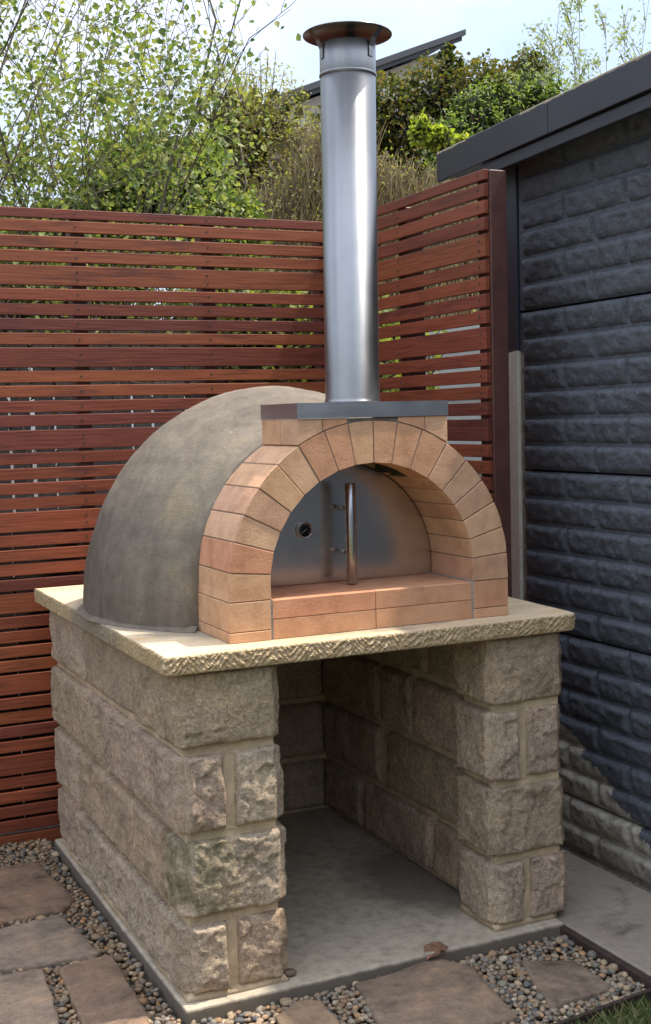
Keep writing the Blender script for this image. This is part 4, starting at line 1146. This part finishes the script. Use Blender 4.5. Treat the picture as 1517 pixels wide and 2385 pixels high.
palB = [(0.19, 0.245, 0.06), (0.25, 0.285, 0.08), (0.14, 0.19, 0.05), (0.30, 0.315, 0.095), (0.08, 0.12, 0.04)]
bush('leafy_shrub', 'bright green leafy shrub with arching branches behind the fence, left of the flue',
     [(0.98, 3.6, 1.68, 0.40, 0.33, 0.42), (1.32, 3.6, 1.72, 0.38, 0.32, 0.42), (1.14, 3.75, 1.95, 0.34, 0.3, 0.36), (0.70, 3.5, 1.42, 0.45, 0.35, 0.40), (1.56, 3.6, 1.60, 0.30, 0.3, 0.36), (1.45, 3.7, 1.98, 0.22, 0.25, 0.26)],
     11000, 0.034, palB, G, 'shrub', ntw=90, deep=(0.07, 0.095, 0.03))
bush('round_bush', 'rounded yellow green bush rising above the fence left of the flue',
     [(2.48, 5.9, 2.70, 0.42, 0.4, 0.62), (2.84, 5.95, 2.74, 0.42, 0.4, 0.64), (2.66, 5.85, 2.5, 0.5, 0.4, 0.6), (2.25, 6.0, 2.25, 0.4, 0.4, 0.5), (2.62, 6.0, 1.6, 0.7, 0.5, 0.9), (3.1, 6.3, 2.35, 0.45, 0.4, 0.6)],
     22000, 0.034, [(0.30, 0.31, 0.075), (0.37, 0.35, 0.10), (0.22, 0.24, 0.06), (0.25, 0.19, 0.08)], G, ntw=260, narrow=True, twig=(0.16, 0.12, 0.075), deep=(0.075, 0.070, 0.03))

def twiggy(name, label, x0, x1, y0, y1, z0, ztop, ntw, nleaf, seed):
    root = tag(empty(name, ((x0 + x1) / 2, (y0 + y1) / 2, G)), label, 'hedge'); org = np.array(root.location); r = np.random.default_rng(seed)
    paths = []; tw = [(0.22, 0.155, 0.085), (0.30, 0.22, 0.12), (0.14, 0.10, 0.06), (0.36, 0.28, 0.15), (0.26, 0.21, 0.09)]; tips = []
    for k in range(ntw):
        x, y = r.uniform(x0, x1), y0 + (y1 - y0) * r.random() ** 1.6; u = (x - x0) / (x1 - x0)
        zt_ = ztop(u) + 0.10 * mnoise.noise(Vector((x * 3, y * 3, 0))); zz = z0 + (zt_ - z0) * r.random() ** 0.8
        L = r.uniform(0.12, 0.32); dx, dy = r.normal() * 0.28, r.normal() * 0.25
        a = np.array([x, y, zz - L]); m_ = a + np.array([dx * 0.4 + r.normal() * 0.03, dy * 0.4, 0.55]) * L; e = a + np.array([dx, dy, 1.0]) * L
        paths.append(([a - org, m_ - org, e - org], 0.0042, 0.0018, tw[r.integers(0, 5)])); tips.append(e); tips.append(m_)
    V, F, C = tubes(paths, 3); o = mk('twigs', npmesh('twigs', V, F, False, C), root, M['bark']); o['kind'] = 'stuff'
    tips = np.array(tips); ii = r.integers(0, len(tips), nleaf); P_ = tips[ii] + r.normal(size=(nleaf, 3)) * 0.03
    mk('leaves', leaf_mesh('leaves', P_ - org, r.uniform(0.022, 0.042, nleaf), pick([(0.28, 0.29, 0.07), (0.34, 0.33, 0.09), (0.21, 0.22, 0.06), (0.22, 0.165, 0.08), (0.28, 0.21, 0.10)], nleaf), 0.3, True), root, M['leaf'])
    n2 = 1600; P2 = np.stack([r.uniform(x0, x1, n2), r.uniform((y0 + y1) / 2, y1, n2), np.zeros(n2)], 1)  # big filler leaves, darkened to stand for shade deep in the hedge
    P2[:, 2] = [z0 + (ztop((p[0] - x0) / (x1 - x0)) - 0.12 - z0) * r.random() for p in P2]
    mk('shade_filler_leaves', leaf_mesh('shade_filler_leaves', P2 - org, r.uniform(0.10, 0.18, n2), pick([(0.09, 0.07, 0.034), (0.065, 0.056, 0.026), (0.11, 0.08, 0.045)], n2), 0.0), root, M['leaf'])
    return root
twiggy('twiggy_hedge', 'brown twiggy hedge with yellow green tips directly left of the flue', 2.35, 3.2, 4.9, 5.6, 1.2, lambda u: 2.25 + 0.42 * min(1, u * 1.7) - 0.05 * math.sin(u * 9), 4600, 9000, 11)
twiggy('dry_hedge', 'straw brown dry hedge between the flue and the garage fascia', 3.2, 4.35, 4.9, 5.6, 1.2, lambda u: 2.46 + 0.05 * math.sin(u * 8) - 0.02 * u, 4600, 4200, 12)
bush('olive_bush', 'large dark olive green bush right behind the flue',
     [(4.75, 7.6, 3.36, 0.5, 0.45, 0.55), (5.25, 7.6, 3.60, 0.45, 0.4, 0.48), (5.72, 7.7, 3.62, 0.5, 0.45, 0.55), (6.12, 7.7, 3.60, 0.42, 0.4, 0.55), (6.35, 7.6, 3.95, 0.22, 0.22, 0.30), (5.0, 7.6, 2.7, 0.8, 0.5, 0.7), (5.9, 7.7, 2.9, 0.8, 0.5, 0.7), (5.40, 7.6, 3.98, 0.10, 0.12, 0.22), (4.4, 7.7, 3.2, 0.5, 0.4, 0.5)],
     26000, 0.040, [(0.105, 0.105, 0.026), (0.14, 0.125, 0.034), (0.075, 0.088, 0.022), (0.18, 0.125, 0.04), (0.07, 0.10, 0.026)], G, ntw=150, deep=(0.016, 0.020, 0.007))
bush('lime_shrub', 'small lime yellow shrub just above the dry hedge', [(3.98, 5.62, 2.80, 0.12, 0.12, 0.14), (4.16, 5.65, 2.74, 0.15, 0.12, 0.13), (4.32, 5.6, 2.68, 0.12, 0.12, 0.12)],
     620, 0.048, [(0.33, 0.38, 0.05), (0.40, 0.42, 0.07), (0.25, 0.31, 0.05)], G, 'shrub', ntw=16, deep=(0.08, 0.10, 0.025))
bush('feathery_shrub', 'mid green feathery shrub peeping over the garage fascia', [(5.0, 6.5, 3.12, 0.34, 0.3, 0.38), (5.30, 6.6, 3.30, 0.30, 0.3, 0.34), (4.72, 6.4, 2.88, 0.3, 0.3, 0.34), (5.65, 6.6, 3.35, 0.34, 0.3, 0.36), (5.95, 6.7, 3.42, 0.30, 0.3, 0.34), (5.2, 6.6, 2.6, 0.8, 0.4, 0.6)],
     6500, 0.044, [(0.16, 0.23, 0.055), (0.21, 0.27, 0.075), (0.12, 0.18, 0.045), (0.25, 0.30, 0.09)], G, 'shrub', ntw=90, narrow=True, deep=(0.025, 0.038, 0.012))
# --- tall feathery bamboo at the right
bam = tag(empty('bamboo_clump', (6.9, 7.4, G)), 'tall feathery pale bamboo clump against the sky over the garage roof', 'bamboo'); BO = np.array([6.9, 7.4, G]); paths = []; bl = []
for k in range(26):
    x, y = nrg.uniform(6.0, 8.0), nrg.uniform(7.2, 7.7); hgt = nrg.uniform(4.6, 6.0) if x > 6.6 else nrg.uniform(4.4, 5.4); lean = nrg.normal(size=2) * 0.07; pts = []
    for i in range(9):
        t = i / 8; pts.append(np.array([x + lean[0] * hgt * t * t, y + lean[1] * hgt * t * t, G + hgt * t]) - BO)
    paths.append((pts, 0.010, 0.002, (0.20, 0.19, 0.09)))
    for i in range(3, 9):
        for _ in range(5):
            d = np.array([nrg.normal() * 0.5, nrg.normal() * 0.4, nrg.uniform(0.3, 1.0)]); d = d / np.linalg.norm(d) * nrg.uniform(0.18, 0.42); p0 = pts[i] + (pts[i - 1] - pts[i]) * nrg.random()
            tw_ = [p0, p0 + d * 0.5 + np.array([0, 0, 0.03]), p0 + d]; paths.append((tw_, 0.004, 0.0015, (0.20, 0.19, 0.09)))
            for _ in range(int(nrg.integers(12, 26))):
                bl.append(p0 + d * nrg.uniform(0.1, 1.05) + nrg.normal(size=3) * 0.028)
V, F, C = tubes(paths, 5); mk('canes', npmesh('canes', V, F, True, C), bam, M['bark'])
bl = np.array(bl); mk('foliage', leaf_mesh('foliage', bl, nrg.uniform(0.035, 0.075, len(bl)), pick([(0.26, 0.30, 0.13), (0.32, 0.34, 0.17), (0.18, 0.23, 0.09)], len(bl)), 0.1, True), bam, M['leaf'])
# low greenery seen through the slats
bush('low_shrub', 'leafy yellow green shrub seen through the fence slats near the corner', [(1.9, 2.9, 0.9, 0.42, 0.35, 0.45), (1.55, 3.0, 1.0, 0.35, 0.3, 0.4), (2.3, 3.1, 0.9, 0.35, 0.3, 0.4)], 1700, 0.05, [(0.23, 0.26, 0.06), (0.15, 0.19, 0.045), (0.32, 0.32, 0.09)], G, 'shrub', ntw=40, deep=(0.04, 0.05, 0.02))
bush('garden_shrub', 'dull green shrub behind the old palings, glimpsed between the slats', [(0.1, 3.9, 1.15, 0.5, 0.3, 0.55), (-0.9, 3.9, 1.15, 0.5, 0.3, 0.55), (0.4, 3.95, 1.25, 0.5, 0.3, 0.45), (0.8, 3.9, 1.0, 0.5, 0.3, 0.42), (-0.4, 3.9, 1.2, 0.5, 0.3, 0.5), (1.4, 4.0, 1.0, 0.5, 0.3, 0.42)], 5000, 0.045, [(0.14, 0.17, 0.05), (0.20, 0.20, 0.07), (0.11, 0.10, 0.04)], G, 'shrub', ntw=60, deep=(0.03, 0.035, 0.015))
# grass corner
GV, GF, GC = [], [], []; b = 0
for k in range(1500):
    x = rng.uniform(0.70, 1.17); yl = -0.515 + (x - 0.62) * 0.123
    y = yl - 0.012 - rng.uniform(0, 0.16); h_ = rng.uniform(0.015, 0.05); a = rng.uniform(0, 6.28); w = 0.0018; lx, ly = rng.gauss(0, 0.45) * h_, rng.gauss(0, 0.45) * h_
    c, s = math.cos(a) * w, math.sin(a) * w
    GV += [(x - c, y - s, G - 0.012), (x + c, y + s, G - 0.012), (x + c * .7 + lx * .4, y + s * .7 + ly * .4, G - 0.012 + h_ * .6), (x + lx, y + ly, G - 0.012 + h_)]
    GF += [(b, b + 1, b + 2), (b, b + 2, b + 3)]; b += 4; cl = rng.choice([(0.15, 0.19, 0.06), (0.22, 0.23, 0.09), (0.36, 0.30, 0.15), (0.11, 0.15, 0.045)]); GC += [cl] * 4
o = mk('grass', npmesh('grass', GV, GF, False, GC), None, M['grass']); tag(o, 'tuft of half dry grass past the edging strip', 'grass', kind='stuff')

# ------------------------------------------------------------------ things beyond the fences
pf = tag(empty('paling_fence', (0.4, 3.2, G)), 'old grey paling fence seen through the gaps in the slats', 'fence')
pms = [box_me('paling', -0.046, 0.046, -0.008, 0.008, 0, 2.02 + 0.02 * k, 0.002, 1) for k in range(3)]
for m_ in pms: m_.materials.append(M['paling'])
x = -2.2
while x < 1.75:
    mk('paling', pms[rng.randrange(3)], pf, None, (x - 0.4, rng.uniform(-0.006, 0.006), 0), (0, rng.uniform(-0.012, 0.012), 0)); x += rng.uniform(0.096, 0.106)
for z in (0.35, 1.7): mk('rail', box_me('rail', -2.7, 1.4, 0.012, 0.055, z, z + 0.075), pf, M['paling'])
nf = tag(empty('low_paling_fence', (0.0, 1.80, G)), 'low dark paling fence close behind the bottom half of the slats', 'fence')
npm = box_me('paling', -0.049, 0.049, -0.008, 0.008, 0, 1.18, 0.002, 1); npm.materials.append(M['oldp'])
x = -2.6
while x < 1.22:
    mk('paling', npm, nf, None, (x, rng.uniform(-0.003, 0.003), rng.uniform(-0.01, 0.01)), (0, rng.uniform(-0.004, 0.004), 0)); x += 0.1010
mk('rail', box_me('rail', -2.65, 1.25, 0.010, 0.05, 0.9, 0.97), nf, M['oldp'])
wb = tag(empty('garden_shed', (3.4, 4.4, G)), 'cream weatherboard shed wall glimpsed through the return fence', 'shed')
for k in range(14):
    z = k * 0.15; bm = bmesh.new()
    vs = [bm.verts.new(c) for c in ((0.0, -2.0, z), (0.0, 2.2, z), (0.018, 2.2, z + 0.158), (0.018, -2.0, z + 0.158), (0.03, -2.0, z), (0.03, 2.2, z), (0.03, 2.2, z + 0.158), (0.03, -2.0, z + 0.158))]
    for f in ((0, 1, 2, 3), (7, 6, 5, 4), (0, 4, 5, 1), (2, 6, 7, 3), (1, 5, 6, 2), (0, 3, 7, 4)): bm.faces.new([vs[i] for i in f])
    mk('weatherboard', from_bm('weatherboard', bm), wb, M['cream'], (-0.4, 0, 0))
mk('shed_body', box_me('shed_body', -0.368, 1.2, -1.99, 2.19, 0, 2.1), wb, M['cream'])
V, F = [], []
for i in range(13):
    for j in range(9): V.append((i / 12 * 0.20, 0.03 * mnoise.noise(Vector((i * .5, j * .5, 1))), j / 8 * 0.26 + 0.02 * mnoise.noise(Vector((i * .4, 3, 0)))))
for i in range(12):
    for j in range(8): F.append((i * 9 + j, i * 9 + j + 1, i * 9 + j + 10, i * 9 + j + 9))
me = npmesh('blue_tarp', V, F, True); o = mk('blue_tarp', me, None, M['blue'], (1.60, 4.15, 1.62)); sm = o.modifiers.new('thick', 'SOLIDIFY'); sm.thickness = 0.006
tag(o, 'small patch of blue tarp hanging behind the shrubs above the fence', 'tarp')
# house on the rise behind
hs = tag(empty('house', (9.0, 17.0, G)), 'house gable with dark sloping roof edge and pale wall behind the bushes', 'house')
def hprism(name, poly, y0, y1, mat):
    me = prism_me(name, poly, y0, y1); o = mk(name, me, hs, mat); o.location = (-9.0, -17.0, -G); return o
hprism('wall', [(7.5, G), (10.55, G), (10.55, 6.95), (7.5, 5.72)], 16.4, 20.5, M['soffit'])
hprism('roof', [(7.25, 5.715), (10.75, 7.11), (10.75, 7.21), (7.25, 5.825)], 15.9, 21.0, M['darkroof'])
hprism('barge_board', [(7.25, 5.635), (10.70, 7.02), (10.70, 7.09), (7.25, 5.705)], 15.95, 15.98, M['darkroof'])
hprism('window', [(8.2, 4.0), (9.4, 4.0), (9.4, 5.2), (8.2, 5.2)], 16.36, 16.39, M['black'])

# added out of view: a pale wall blocking low sky and lending steel reflections
rh = tag(empty('added_rear_house', (-2.0, -8.0, G)), 'added unseen house wall behind the viewer that blocks low sky and fills reflections', 'house')
mk('wall', box_me('wall', -5.0, 4.2, -3.0, 0, 0, 3.0, 0.01), rh, simple('grey_render', (0.50, 0.485, 0.46), 0.85, 0, 3, 0.15))
mk('eaves', box_me('eaves', -5.3, 4.5, -3.3, 0.45, 3.01, 3.18, 0.01), rh, M['trim'])
for x_ in (-3.6, -0.6, 1.9):
    w_ = mk('window', box_me('window', x_, x_ + 1.3, 0.002, 0.05, 0.95, 2.1, 0.004), rh, M['cream'])
    mk('pane', box_me('pane', x_ + 0.06, x_ + 1.24, 0.051, 0.06, 1.01, 2.04), w_, M['black'])
